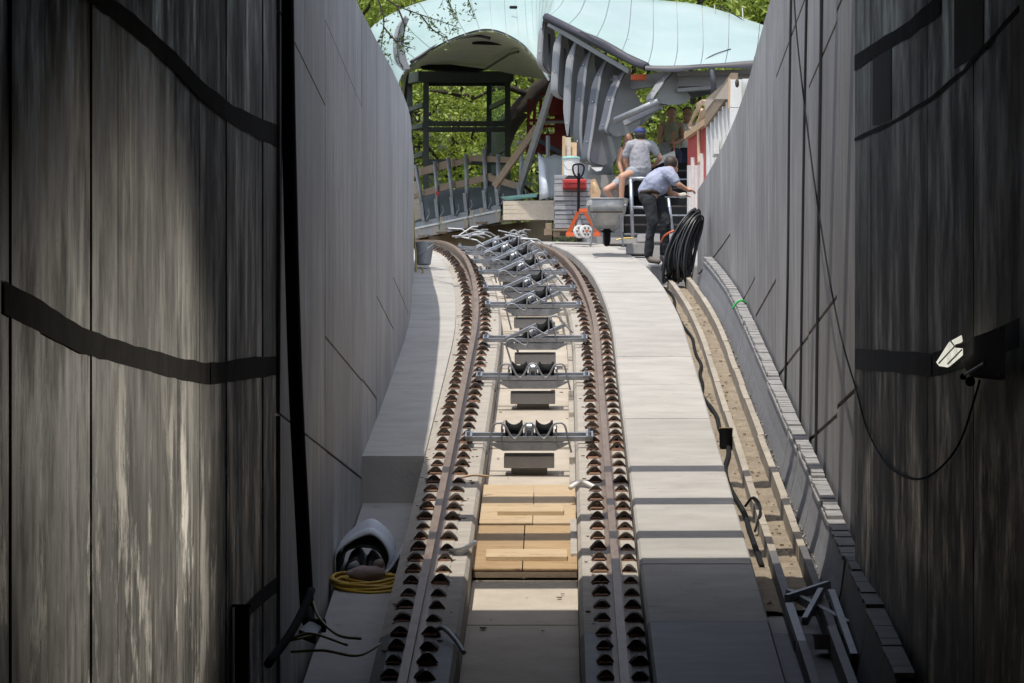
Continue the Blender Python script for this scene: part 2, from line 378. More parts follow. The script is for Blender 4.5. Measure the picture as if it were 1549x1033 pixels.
# channel floor in pours with open joints
joints = [12, 17, 20.5, 23.4, 26.0, 28.3, 30.6, 32.2, 34.4, 36.3, 38.6, 40.6, 43, 45.4, 48, 51, 55, 60, 66]
for i in range(len(joints) - 1):
    mb = MB(); e = random.uniform(-.012, .012)
    sweep(mb, [(-.425, -.43 + e), (.455, -.43 + e + random.uniform(-.008, .008)), (.455, -.9), (-.425, -.9)], frange(joints[i] + .015, joints[i + 1] - .015, 1)); mb.build('channel_slab', 'floor' if joints[i] > 23 else 'shadeconc', bedroot)  # near pours take the darker concrete to paint in the tunnel shade
mb = MB(); sweep(mb, [(-.43, -.56), (.46, -.56), (.46, -1.3), (-.43, -1.3)], YB); mb.build('channel_base', 'bed', bedroot)
# raised kerbs of the channel with cross slots
mb = MB()
for i in range(26):
    y0 = 28.2 + i * .98
    if i % 3 == 1: continue
    sweep(mb, [(.40, -.31), (.456, -.31), (.456, -.5), (.40, -.5)], frange(y0, y0 + 1.6, .8))
mb.build('channel_kerb', 'bed', bedroot)

# ---- stair walkway of cast slabs on the right
walk = structure('walkway')
sj = [6, 10, 14, 18, 21.0, 24.1, 26.2, 28.8, 31.3, 33.6, 36, 38.2, 40.3, 42.5, 44.6, 46.7, 48.6, 50.2, 51.6, 52.9, 54.2, 55.6]
for i in range(len(sj) - 1):
    mb = MB(); e = random.uniform(-.004, .004); g0 = .006
    sweep(mb, [(.945, -.02 + e), (.965, e), (1.82, e), (1.835, -.015 + e), (1.835, -.6), (.945, -.6)], frange(sj[i] + g0, sj[i + 1] - g0, .7)); mb.build('slab', 'slab' if sj[i] > 24 else 'dampshadeslab', walk)
# ---- cable trough beside it
tr = structure('cable_trough')
for q, m_ in (([y for y in YB if 8 < y <= 24] + [24.6], 'dampshadeslab'), ([24.605] + [y for y in YB if 25 <= y < 47] + [47.2], 'shadeconc')):
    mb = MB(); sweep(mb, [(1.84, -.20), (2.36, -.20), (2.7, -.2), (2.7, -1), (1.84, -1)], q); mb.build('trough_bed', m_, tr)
mb = MB(); rows = []
for Y in frange(25.2, 46.8, .12):
    rows.append([T(Y, a, -.16 + .018 * noise.noise(Vector((a * 8, Y * 3, 0))) - .015 * (a > 1.99 and a < 2.02)) for a in (1.85, 1.9, 1.95, 2.0, 2.03, 2.07, 2.12, 2.17, 2.21, 2.255)])
mb.grid(rows); mb.build('sand_fill', 'sand', tr, smooth=True)
def kerb(a0, a1, d, wob, name, mat, Y0=12.0):
    y = Y0; k = 0
    while y < 46.6:
        L = random.uniform(.95, 1.25) if y > 24 else 3
        mb = MB(); o1, o2 = random.uniform(-wob, wob), random.uniform(-wob, wob)
        sweep(mb, [(a0 + o1, d), (a1 + o1, d + random.uniform(-.01, .01)), (a1 + o2, -.24), (a0 + o2, -.24)], frange(y, min(y + L - .012, 46.7), .5))
        mb.build(name, mat if y > 24 else 'dampshadeslab', tr); y += L
kerb(2.01, 2.07, -.05, .005, 'kerb', 'kerb'); kerb(2.255, 2.315, -.01, .006, 'kerb', 'kerb')
mb = MB(); random.seed(5)
for i in range(900):
    Y = random.uniform(24.5, 46); a = random.uniform(2.32, 2.40); s = random.uniform(.008, .028)
    mb.box(T(Y, a, -.19 + random.random() * .05), (s, s * 1.3, s * .7), Matrix.Rotation(random.random() * 6, 3, 'Z') @ Matrix.Rotation(random.random(), 3, 'X'))
tag(mb.build('rubble', 'gravel', tr), kind='stuff')
# sandy litter: bits of leaf and stone in the trough
mb = MB()
for i in range(160):
    Y = random.uniform(25, 46); a = random.choice((random.uniform(1.86, 2.0), random.uniform(2.08, 2.24))); s = random.uniform(.006, .02)
    mb.box(T(Y, a, -.15), (s, s * 1.6, s * .6), Matrix.Rotation(random.random() * 6, 3, 'Z'))
tag(mb.build('litter', 'wood', tr), kind='stuff')

# ================================================================= PORTAL WALLS
def panel_wall(root, a_of, side, cols, levels, ztop, zbot, mat):
    """formwork panels, each its own slab with an open joint, on a backing wall"""
    for i, (y0, y1) in enumerate(cols):
        zs = [None] + levels[i] + [None]
        for k in range(len(zs) - 1):
            mb = MB(); ns = max(1, round((y1 - y0) / 1.2)); rows = []
            e = random.uniform(0, .006); g = .012
            for q in range(ns + 1):
                Y = y0 + (y1 - y0) * q / ns + (g / 2 if q == 0 else -g / 2 if q == ns else 0)
                lo = zbot(Y) if zs[k] is None else zs[k] + (.011 if side < 0 else .019)
                hi = ztop(Y) if zs[k + 1] is None else zs[k + 1] - (.011 if side < 0 else .019)
                a = a_of(Y); p = T(Y, a - side * e); r = T(Y, a + side * .10)
                rows.append([Vector((p.x, p.y, lo)), Vector((p.x, p.y, hi)), Vector((r.x, r.y, hi)), Vector((r.x, r.y, lo))])
            vs = [q for g_ in rows for q in g_]; fs = []
            for q in range(ns):
                for j in range(4): fs.append((q * 4 + j, q * 4 + (j + 1) % 4, q * 4 + 4 + (j + 1) % 4, q * 4 + 4 + j))
            fs += [(0, 1, 2, 3), tuple(range(ns * 4, ns * 4 + 4))[::-1]]
            mb.add(vs, fs); mb.build('panel', mat, root)
    Y0, Y1 = cols[0][0], cols[-1][1]; mb = MB(); rows = []
    for Y in frange(Y0 + .05, Y1 - .03, 1.5):
        a = a_of(Y); p = T(Y, a + side * .05); r = T(Y, a + side * .45); lo, hi = zbot(Y) - .2, ztop(Y) - .03
        rows.append([Vector((p.x, p.y, lo)), Vector((p.x, p.y, hi)), Vector((r.x, r.y, hi)), Vector((r.x, r.y, lo))])
    vs = [q for g_ in rows for q in g_]; fs = [(q * 4 + j, q * 4 + (j + 1) % 4, q * 4 + 4 + (j + 1) % 4, q * 4 + 4 + j) for q in range(len(rows) - 1) for j in range(4)]
    fs += [(0, 1, 2, 3), tuple(range(len(rows) * 4 - 4, len(rows) * 4))[::-1]]
    mb.add(vs, fs); mb.build('backing', 'joint', root)
lw = thing('retaining_wall', T(36, -1.7, -.5), 'smooth grey formed concrete wall in shade left of the track', 'wall')
def la(Y): return -1.71 + .09 * min(1, max(0, (Y - 24) / 9)) if Y < 46 else -1.62 + .03 * min(4.6, Y - 46)
def ltop(Y):
    pts = [(20, 6.9), (29.5, 6.9), (31.2, 6.26), (34, 6.45), (38.2, 6.8), (45.4, 7.26), (50, 7.4), (60, 7.4)]
    for (a, b), (c, d) in zip(pts, pts[1:]):
        if a <= Y <= c: return b + (d - b) * (Y - a) / (c - a)
    return 7
def lbot(Y): return cz(Y) - 1.2
panel_wall(lw, la, -1, [(23.8, 27.8), (27.8, 32.2), (32.2, 34.6), (34.6, 38), (38, 42), (42, 46), (46, 50.6)],
           [[1.78, 4.68], [1.78, 2.73, 5.40], [2.75], [3.82], [4.42], [], []], ltop, lbot, 'wall_l')
rw = thing('retaining_wall', T(36, 2.7, -.5), 'streaked grey concrete wall catching the sun right of the walkway', 'wall')
def ra(Y): return 2.62
def rtop(Y): return 7.6 if Y < 30 else 7.28 - .03 * max(0, Y - 36)
panel_wall(rw, ra, 1, [(24.6, 27.6), (27.6, 30.8), (30.8, 35.4), (35.4, 39.2), (39.2, 43.8), (43.8, 48.4)],
           [[2.12, 5.42], [2.05, 3.04, 5.33], [3.02, 6.24], [4.08], [4.55], [5.66]], rtop, lambda Y: cz(Y) - .8, 'wall_r')

for pts in ([(1199, -10), (1196, 200), (1194, 420), (1189, 636)], [(1223, -10), (1219, 200), (1215, 480), (1212, 684)], [(1245.5, -10), (1242, 250), (1238, 560), (1236, 728)]):
    mb = MB(); q = []
    for x, y in pts:
        Y = 30.0
        for _ in range(12): Y = (cx(Y) + 2.62) * FPX / (x - CX)
        q.append(P(x, y, Y) + Vector((-.012, 0, 0)))
    mb.tube(cat_rom(q, 4), .017, 6); mb.build('beam_shadow_strip', 'joint', rw)  # dark tubes standing in for the cross-beam shadows on this wall

# ================================================================= TUNNEL MOUTH
tn = thing('tunnel_mouth', (0, 20, -1), 'dark streaky concrete tunnel lining framing both sides of the view', 'tunnel')
LL = [(-1.70, 24.1), (-1.80, 20.5), (-2.0, 18), (-2.25, 16), (-2.5, 14), (-2.7, 10), (-2.7, -6)]
RL = [(2.58, 24.8), (2.66, 21.5), (2.78, 19.5), (2.95, 18), (3.1, 14), (3.1, -6)]
def poly_at(L, s):
    for (x0, y0), (x1, y1) in zip(L, L[1:]):
        d = math.hypot(x1 - x0, y1 - y0)
        if s <= d: return Vector((x0 + (x1 - x0) * s / d, y0 + (y1 - y0) * s / d, 0)), Vector((x1 - x0, y1 - y0, 0)).normalized()
        s -= d
    return Vector((*L[-1], 0)), Vector((0, -1, 0))
def poly_len(L): return sum(math.hypot(b[0] - a[0], b[1] - a[1]) for a, b in zip(L, L[1:]))
def on_lining(L, x, y, off=0.0):
    """where the sight line through x, y meets the lining"""
    e0 = L[0][0] / L[0][1] * FPX + CX; x = min(x, e0 - .5) if L is LL else max(x, e0 + .5)
    q = (x - CX) / FPX; best = None
    for (x0, y0), (x1, y1) in zip(L, L[1:]):
        den = (x1 - x0) - q * (y1 - y0)
        if abs(den) < 1e-9: continue
        t = (q * y0 - x0) / den
        if -1e-6 <= t <= 1 + 1e-6:
            Y = y0 + (y1 - y0) * t
            if best is None or Y > best[0]: best = (Y, Vector((x1 - x0, y1 - y0, 0)).normalized())
    Y, d = best; n = Vector((-d.y, d.x, 0)); n = n if n.x * (-1 if L is RL else 1) > 0 or abs(n.x) < .3 and n.y < 0 else -n
    p = P(x, y, Y); return p + n * off
def lining(L, mat, side, cuts):
    s = 0
    tot = poly_len(L); edges = [0]
    while edges[-1] < tot - .3:
        st = cuts[len(edges) - 1] if len(edges) - 1 < len(cuts) else 1.1
        edges.append(min(tot, edges[-1] + st))
    for a, b in zip(edges, edges[1:]):
        mb = MB(); e = random.uniform(0, .014); gp = random.choice((.003, .006, .009)); rows = []
        ss = [a + gp] + [k for k in vert_s(L) if a + .01 < k < b - .01] + [b - gp]
        for k in ss:
            p, d = poly_at(L, k); n = Vector((-d.y, d.x, 0)) * side
            for q in (p + n * -e, p + n * .3): rows.append(q)
        vs = []; 
        for z in (-3.2, 7.2): vs += [Vector((q.x, q.y, z)) for q in rows]
        m = len(rows); fs = []
        for i in range(0, m - 2, 2):
            fs += [(i, i + 2, i + 2 + m, i + m), (i + 1, i + 3, i + 3 + m, i + 1 + m), (i, i + 1, i + 3, i + 2), (i + m, i + 1 + m, i + 3 + m, i + 2 + m)]
        fs += [(0, 1, 1 + m, m), (m - 2, m - 1, 2 * m - 1, 2 * m - 2)]
        mb.add(vs, fs); mb.build('lining_board', mat, tn)
    # backing
    mb = MB(); rows = []
    for x, y in [L[0]] + list(L[1:]):
        p = Vector((x, y, 0)); rows.append(p)
    out = Vector((-side_sign(L) * .0, 0, 0))
    off = Vector((.32 * (1 if L is RL else -1), .0, 0)); o2 = off * 3
    vs = [Vector((p.x + o.x, p.y - .04, z)) for p in rows for o in (off * .2, o2) for z in (-3.3, 7.3)]
    fs = []
    for i in range(len(rows) - 1):
        k = i * 4; fs += [(k, k + 1, k + 5, k + 4), (k + 2, k + 3, k + 7, k + 6), (k, k + 2, k + 6, k + 4), (k + 1, k + 3, k + 7, k + 5)]
    fs += [(0, 1, 3, 2), (len(rows) * 4 - 4, len(rows) * 4 - 3, len(rows) * 4 - 1, len(rows) * 4 - 2)]
    mb.add(vs, fs); mb.build('lining_backing', 'band', tn)
def side_sign(L): return 1 if L is RL else -1
def vert_s(L):
    o = [0]
    for a, b in zip(L, L[1:]): o.append(o[-1] + math.hypot(b[0] - a[0], b[1] - a[1]))
    return o
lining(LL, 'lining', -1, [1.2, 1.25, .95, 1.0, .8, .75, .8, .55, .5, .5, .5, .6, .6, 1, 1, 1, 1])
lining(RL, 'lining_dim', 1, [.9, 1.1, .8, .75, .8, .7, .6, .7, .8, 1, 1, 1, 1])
def band(L, pts, mat='band', off=.014, name='damp_joint'):
    """pts: (x, ytop, ybot) traced along the wall"""
    up, lo = [], []
    for (x0, a0, b0), (x1, a1, b1) in zip(pts, pts[1:]):
        n = max(2, int(abs(x1 - x0) / 12))
        for i in range(n):
            t = i / n; x = x0 + (x1 - x0) * t; w_ = 3.0 * noise.noise(Vector((x * .06, a0 * .01, 0))); w2 = 3.0 * noise.noise(Vector((x * .07, 9, 0)))
            up.append(on_lining(L, x, a0 + (a1 - a0) * t + w_, off)); lo.append(on_lining(L, x, b0 + (b1 - b0) * t + w2, off))
    x, a, b = pts[-1]; up.append(on_lining(L, x, a, off)); lo.append(on_lining(L, x, b, off))
    mb = MB(); mb.grid([up, lo]); mb.build(name, mat, tn)
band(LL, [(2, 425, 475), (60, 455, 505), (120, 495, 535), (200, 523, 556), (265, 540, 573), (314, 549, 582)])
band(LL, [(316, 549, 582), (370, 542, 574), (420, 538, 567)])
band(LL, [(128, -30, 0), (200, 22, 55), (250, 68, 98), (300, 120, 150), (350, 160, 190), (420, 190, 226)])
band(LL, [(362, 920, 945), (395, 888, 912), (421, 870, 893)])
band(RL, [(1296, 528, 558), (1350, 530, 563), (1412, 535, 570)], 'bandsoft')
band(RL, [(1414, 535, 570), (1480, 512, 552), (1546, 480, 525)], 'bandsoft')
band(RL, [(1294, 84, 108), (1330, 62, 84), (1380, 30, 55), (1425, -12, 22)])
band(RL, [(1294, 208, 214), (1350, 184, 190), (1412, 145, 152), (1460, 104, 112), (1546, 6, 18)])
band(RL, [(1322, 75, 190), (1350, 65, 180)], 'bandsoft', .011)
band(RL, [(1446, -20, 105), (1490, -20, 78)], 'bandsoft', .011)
# roof of the tunnel with its front edge, three cross beams over the portal, and an added end wall behind to keep it dark
mb = MB(); mb.box((0, 9, 6.9), (9, 30.3, .8)); mb.build('tunnel_roof', 'slab', tn)
for Y in (25.45, 27.1, 28.9):
    mb = MB(); mb.box((.45, Y, 6.62), (4.4, .26, .26)); mb.build('cross_beam', 'shadeconc', tn)
mb = MB(); mb.box((0, -6.4, 2), (8, .4, 12)); mb.build('added_end_wall', 'joint', tn)
mb = MB(); rows = [[Vector((x, Y, cz(Y) - (.66 if x < 0 else .55))) for x in (-4, -1, 1, 4)] for Y in YB if Y < 25]
mb.grid(rows); f_ = mb.build('tunnel_floor', 'shadeconc'); tag(f_, kind='structure')

# low post against the left lining
pk = thing('post', on_lining(LL, 350, 1010, .05), 'short dark post at the foot of the left tunnel wall', 'post')
b = on_lining(LL, 350, 1032, .07); t_ = on_lining(LL, 350, 918, .07)
mb = MB(); mb.bar((t_.x, t_.y, b.z - .3), t_, .09, .09); mb.build('shaft', 'black', pk)
mb = MB(); mb.box(t_ + Vector((0, 0, .008)), (.12, .12, .016)); mb.build('cap', 'band', pk)

# station platform behind the crest, right of the line
pf = structure('platform')
mb = MB()
edge = [P(830 - i * 25.6, 332 + i * .5, 60 + i * .75) for i in range(9)]
back = [Vector((p.x * 1.0 + 1.2, p.y + 10, p.z)) for p in edge]
mb2 = MB(); rows = []
for i in range(10):
    t = i / 9; p = P(835 - t * 215, 331 + t * 24, 61.2 + 6 * t); q = 3.2
    rows.append([Vector((p.x, p.y + .25 * math.sin(k / 6 * math.pi) * 1.5, p.z - q * k / 6)) for k in range(7)])
mb2.grid(rows); mb2.build('abutment', 'brownwall', pf, smooth=True)
mb = MB(); mb.box((3.4, 62.2, 7.6), (4.2, 10.2, 1.6)); mb.build('landing', 'shadeconc', pf)
mb = MB(); sweep(mb, [(1.85, -.05), (4.6, -.05), (4.6, -.9), (1.85, -.9)], frange(48.6, 59.5, .8)); mb.build('forecourt', 'shadeconc', pf)
mb = MB(); sweep(mb, [(.95, 0), (1.84, 0), (1.84, -.6), (.95, -.6)], frange(55.61, 59.5, .8)); mb.build('walkway_end', 'slab', pf)
# ================================================================= RAILS
RY = frange(4, 20, 2) + frange(21, 66, .75)
head = [(-.031, 0), (.031, 0), (.031, -.038), (.009, -.05), (.009, -.125), (.065, -.14), (.065, -.15), (-.065, -.15), (-.065, -.14), (-.009, -.125), (-.009, -.05), (-.031, -.038)]
# one clip: angled guide plate, bent spring clamp, bolt
mb = MB()
mb.prism([(-.062, -.07, 0), (.062, -.07, 0), (.045, -.055, .024), (-.045, -.055, .024)], (0, .11, 0))
clampmb = MB()
arcp = [(.046 * math.cos(t) * (1 + .55 * (1 - math.sin(t)) ** 2), .064 * math.sin(t)) for t in [math.pi * k / 7 for k in range(8)]] + [(.026 * math.cos(t), .034 * math.sin(t)) for t in [math.pi * (7 - k) / 7 for k in range(8)]]
for i in range(7):
    q = [arcp[i], arcp[i + 1], arcp[14 - i], arcp[15 - i]]
    clampmb.prism([(x, -.045, .012 + z) for x, z in q], (0, .05, 0))
clampmb.lathe((0, -.01, .015), [(.020, 0), (.020, .035), (.011, .04), (.011, .06)], 5)
plate_me = mb.mesh('guide_plate', 'rustor'); 
joined = MB(); joined.add(mb.v, mb.f); nplate = len(joined.f); joined.add(clampmb.v, clampmb.f)
clip_me = joined.mesh('rail_clip', 'rust'); clip_me.materials.append(M['rustor'])
for i, p_ in enumerate(clip_me.polygons): p_.material_index = 1 if i < nplate else 0
random.seed(11)
for a, lab in ((-.75, 'brown steel running rail nearer the shaded left wall, lined with rusty clips'), (.75, 'brown steel running rail beside the cast walkway slabs, lined with rusty clips')):
    r = thing('rail', T(24, a, -.15), lab, 'rail')
    mb = MB(); sweep(mb, [(a + x, d) for x, d in head], RY); mb.build('rail_body', 'rail', r)
    mb = MB()
    for Y in frange(21.6, 59, .455):
        for sd in (-1, 1):
            o = link('rail_clip', clip_me, r, T(Y + random.uniform(-.01, .01), a + sd * .118, -.152))
            o.rotation_euler = (rot_track(Y) @ Matrix.Rotation(0 if sd > 0 else math.pi, 3, 'Z')).to_euler()
            o.rotation_euler.z += random.uniform(-.22, .22); o.rotation_euler.x += random.uniform(-.18, .18); k_ = random.uniform(.86, 1.12); o.scale = (k_, k_, k_ * random.uniform(.85, 1.1))
    # grout pad under the rail
    mb = MB(); sweep(mb, [(a - .17, -.142), (a + .17, -.142), (a + .18, -.2), (a - .18, -.2)], frange(24.4, 66, 1)); mb.build('rail_pad', 'bed', r)

# ================================================================= ROPE ROLLER FRAMES
def roller_frame(Y, tilt, label, full=True):
    t = thing('rope_roller_frame', T(Y, 0, -.43), label, 'roller frame', 'rope roller frames between the rails')
    Q = rot_track(Y)
    def L(x, y, z): return T(Y, 0, 0) + Q @ Vector((x, y, z))
    Rt = Q @ Matrix.Rotation(tilt, 3, 'Y')
    for yy in (-.13, .13):
        mb = MB(); mb.bar(L(-.63, yy, -.055), L(.63, yy, -.055), .045, .045, Q @ Vector((0, 0, 1))); mb.build('cross_bar', 'galv', t)
    for sx in (-1, 1):
        mb = MB(); mb.box(L(sx * .60, 0, -.03), (.07, .34, .012), Q)
        for yy in (-.13, .13): mb.lathe(L(sx * .6, yy, -.03), [(.016, 0), (.016, .045)], 6, Q @ Vector((0, 0, 1)))
        mb.build('rail_clamp', 'galv', t)
    mb = MB(); mb.prism([L(-.42, -.16, -.09), L(.42, -.16, -.09), L(.26, -.16, -.17), L(-.26, -.16, -.17)], Q @ Vector((0, .02, 0)))
    mb.prism([L(-.42, .14, -.09), L(.42, .14, -.09), L(.26, .14, -.17), L(-.26, .14, -.17)], Q @ Vector((0, .02, 0)))
    mb.box(L(0, 0, -.165), (.52, .3, .012), Q); mb.build('tray', 'galvdull', t)
    mb = MB(); mb.box(L(0, -.02, -.29), (.50, .22, .12), Q); mb.box(L(0, .05, -.39), (.36, .1, .12), Q); mb.build('plinth', 'shadeconc', t, bevel=.008)
    for x in (-.27, -.03, .03, .27):
        mb = MB(); c = Rt @ Vector((x, 0, .02)); mb.box(T(Y, 0, 0) + c + Q @ Vector((0, 0, -.03)), (.012, .2, .17), Rt)
        mb.build('side_plate', 'galvdull', t)
    ax = Rt @ Vector((1, 0, 0))
    for x in (-.15, .15):
        c = T(Y, 0, 0) + Rt @ Vector((x, 0, .022))
        mb = MB(); mb.lathe(c - ax * .1, [(.02, .01), (.09, .015), (.09, .027), (.066, .045), (.05, .075), (.046, .1), (.05, .125), (.066, .155), (.09, .173), (.09, .185), (.02, .19)], 14, ax)
        mb.build('roller', 'black', t, 'auto')
        for k in (-1, 1):
            mb = MB(); mb.lathe(c + ax * k * .115, [(.03, -.012), (.03, .012)], 8, ax); mb.build('roller_hub', 'galv', t)
    if tilt:
        for x in (-.30, .04):
            mb = MB(); a_ = T(Y, 0, 0) + Q @ Vector((x - .06, -.17, -.04)); mb.bar(a_, a_ + Q @ Vector((.38, .05, .17)), .032, .05, Q @ Vector((-.4, 0, 1))); mb.build('inclined_arm', 'galv', t, bevel=.008)
    mb = MB(); mb.lathe(T(Y, 0, 0) + Rt @ Vector((-.045, 0, .03)), [(.06, 0), (.06, .09)], 12, ax); mb.build('centre_drum', 'galv', t, 'auto')
    # bent guide wire
    w = [(-.44, -.2), (-.40, -.02), (-.37, .09), (-.31, .115), (-.25, .09), (-.20, .0), (-.15, -.045), (-.10, 0), (-.05, .09), (0, .115), (.05, .09), (.10, 0), (.15, -.045), (.20, 0), (.25, .09), (.31, .115), (.37, .09), (.40, -.02), (.44, -.18)]
    pts = cat_rom([T(Y, 0, 0) + (Rt @ Vector((x * .95, -.2, z))) for x, z in w], 3)
    mb = MB(); mb.tube(pts, .011, 6); mb.build('guide_wire', 'galvdull', t, True)
    for x in (-.27, .27):
        mb = MB(); mb.tube([T(Y, 0, 0) + Rt @ Vector((x, -.2, .08)), L(x, -.15, -.1)], .008, 5); mb.build('wire_stay', 'galvdull', t)
    return t
roller_frame(32.8, 0, 'level twin roller frame nearest the yellow plywood, in full sun')
roller_frame(37.0, 0, 'level twin roller frame second from the yellow plywood')
tl = [(40.2, -.5, 'tilted twin roller frame standing alone just beyond the level ones'),
      (43.6, -.45, 'tilted twin roller frame nearest of the crowded far row'),
      (45.5, -.45, 'tilted twin roller frame second in the crowded far row, wire bent toward the slabs'),
      (47.6, -.45, 'tilted twin roller frame in the middle of the crowded far row'),
      (49.4, -.45, 'tilted twin roller frame near the crest of the crowded far row'),
      (51.3, -.45, 'tilted twin roller frame just short of the top of the crest'),
      (53.0, -.45, 'tilted twin roller frame on top of the crest, before the timber deck')]
for Y, k, lab in tl: roller_frame(Y, k, lab)
# steel plates laid across the channel at the far row
# loose bars thrown on the last frames
random.seed(3)
mb = MB()
lb = thing('steel_bars', T(54, -.2, .02), 'loose galvanised bars and hooks heaped across the rails at the crest', 'steel bars')
for i in range(16):
    Y = random.uniform(50.5, 55.5); a = random.uniform(-.6, .5); s = random.uniform(.25, .5); th = random.uniform(-.5, .9)
    p = T(Y, a, .06 + random.random() * .10); d = Vector((math.cos(th) * s, random.uniform(-.3, .3), math.sin(th) * s * .55))
    mb = MB(); q = [p - d * .5 + Vector((0, 0, .04)), p + d * .3 + Vector((0, 0, .05)), p + d * .6 + Vector((0, 0, .0))]
    mb.tube(q, .014, 5); mb.build('bar', 'galvdull', lb)

# ================================================================= BOARDS IN THE CHANNEL
def board(Y0, Y1, a0, a1, d0, d1, th, label, name='plywood_sheet', mat='ply', cat='plywood sheet'):
    mb = MB()
    vs = [T(Y0, a0, d0), T(Y0, a1, d0), T(Y1, a1, d1), T(Y1, a0, d1)]
    mb.prism(vs, (0, 0, th)); o = mb.build(name, mat, bevel=.003); tag(o, label, cat); return o
board(29.62, 31.45, -.42, .06, -.33, -.31, .018, 'yellow plywood sheet of the upper pair, on the shaded rail side', mat='plypale')
board(29.60, 31.45, .065, .45, -.33, -.31, .018, 'yellow plywood sheet of the upper pair, on the walkway side', mat='plypale')
board(27.72, 29.55, -.43, -.01, -.36, -.34, .018, 'orange-stained plywood sheet of the lower pair, left half')
board(27.72, 29.55, -.002, .455, -.36, -.34, .018, 'brownish plywood sheet of the lower pair, right half')
board(29.95, 30.15, -.26, .34, -.31, -.285, .04, 'timber batten lying across the upper plywood pair', 'batten', 'plypale', 'batten')
board(28.02, 28.2, -.32, .37, -.34, -.31, .04, 'timber batten lying across the lower plywood pair', 'batten', 'plypale', 'batten')
board(31.55, 31.75, -.38, .42, -.41, -.39, .03, 'thin plank across the channel before the first roller', 'plank', 'woodpale', 'plank')
for Y, lab in ((27.75, 'rough timber bearer under the near edge of the lower plywood'), (29.58, 'rough timber bearer between the upper and the lower plywood'), (31.4, 'rough timber bearer under the far edge of the upper plywood')):
    mb = MB(); mb.bar(T(Y, -.42, -.40), T(Y, .45, -.40), .08, .05); tag(mb.build('bearer', 'wood'), lab, 'bearer')
# cable ends by the rails
def cablet(name, pts, r, mat, label, cat, k=6, n=6):
    mb = MB(); mb.tube(cat_rom(pts, k), r, n); return tag(mb.build(name, mat, smooth=True), label, cat)
cablet('conduit_end', [T(30.4, .40, -.14), T(30.5, .5, -.10), T(30.4, .60, -.12), T(30.3, .64, -.13)], .022, 'white', 'short pale conduit end sticking out by the right rail', 'conduit')
cablet('conduit_end', [T(30.9, -.62, -.13), T(30.8, -.5, -.09), T(30.9, -.36, -.12)], .012, 'hosebeige', 'thin beige conduit end poking out beside the left rail near the plywood', 'conduit')
cablet('conduit_end', [T(27.4, -.6, -.13), T(27.3, -.5, -.10), T(27.6, -.40, -.10)], .02, 'white', 'pale flat conduit end beside the left rail by the lower plywood', 'conduit')
cablet('conduit_end', [T(24.3, -.63, -.13), T(24.25, -.55, -.08), T(24.0, -.45, -.11), T(23.8, -.38, -.16)], .018, 'galvdull', 'grey bent conduit end in the shade between the rails', 'conduit')

# ================================================================= GREY BOARDS LEANING ON THE SUNNY WALL
random.seed(21)
seg = [(21.2, 23.2), (23.25, 25.0), (25.05, 26.55), (26.62, 28.35), (28.42, 30.05), (30.12, 31.2), (31.27, 34.4), (34.45, 36.9), (36.95, 39.0), (39.05, 42.2), (42.25, 46.2)]
names = ['in the deepest shade of the tunnel', 'mostly in shade beside the broken conduit', 'half shaded below the last cross shadow', 'with the lowest sunlit cross shadow at its end',
         'between the two middle cross shadows', 'with the topmost cross shadow at its foot', 'short of the round pail', 'opposite the round pail', 'just below the green tie', 'with the green tie hooked on it', 'beside the coil of black cable']
for (y0, y1), nm in zip(seg, names):
    t = thing('drainage_board', T(y0, 2.37, -.24), 'leaning ribbed grey board ' + nm, 'board', 'boards leaning on the right wall')
    dt = random.uniform(-.015, .02)
    mb = MB(); rows = []
    for Y in frange(y0, y1, .35):
        b = T(Y, 2.375 + .01 * noise.noise(Vector((Y * 3, 1, 1))), -.24 + .035 * noise.noise(Vector((Y * 6, 0, 0)))); u = T(Y, 2.475 + dt, .27 + dt)
        u2 = T(Y, 2.50 + dt, .265 + dt); b2 = T(Y, 2.40, -.26)
        rows.append([b, b.lerp(u, .5) + Vector((.012, 0, 0)), u, u2, b2])
    k = 5; vs = [q for g_ in rows for q in g_]
    fs = [(i * k + j, i * k + (j + 1) % k, (i + 1) * k + (j + 1) % k, (i + 1) * k + j) for i in range(len(rows) - 1) for j in range(k)]
    fs += [tuple(range(k)), tuple(range(len(vs) - k, len(vs)))[::-1]]
    mb.add(vs, fs); mb.build('sheet', 'mat' if y0 > 25 else 'dampshadeslab', t)
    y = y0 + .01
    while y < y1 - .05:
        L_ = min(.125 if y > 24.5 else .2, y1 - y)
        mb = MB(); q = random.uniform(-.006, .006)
        sweep(mb, [(2.462 + dt + q, .272 + dt), (2.462 + dt + q, .305 + dt + q), (2.585, .305 + dt + q), (2.585, .272 + dt)], [y, y + L_ - .014]); mb.build('edge_block', 'matcap' if y0 > 25 else 'shadebed', t); y += L_
    if y1 > 28:
        mb = MB(); Y = y0 + (y1 - y0) * .5
        sweep(mb, [(2.468 + dt, .20), (2.45 + dt, .235), (2.452 + dt, .262), (2.475 + dt, .262)], frange(y0 + .05, y1 - .05, .3)); mb.build('strip', 'matcap', t)

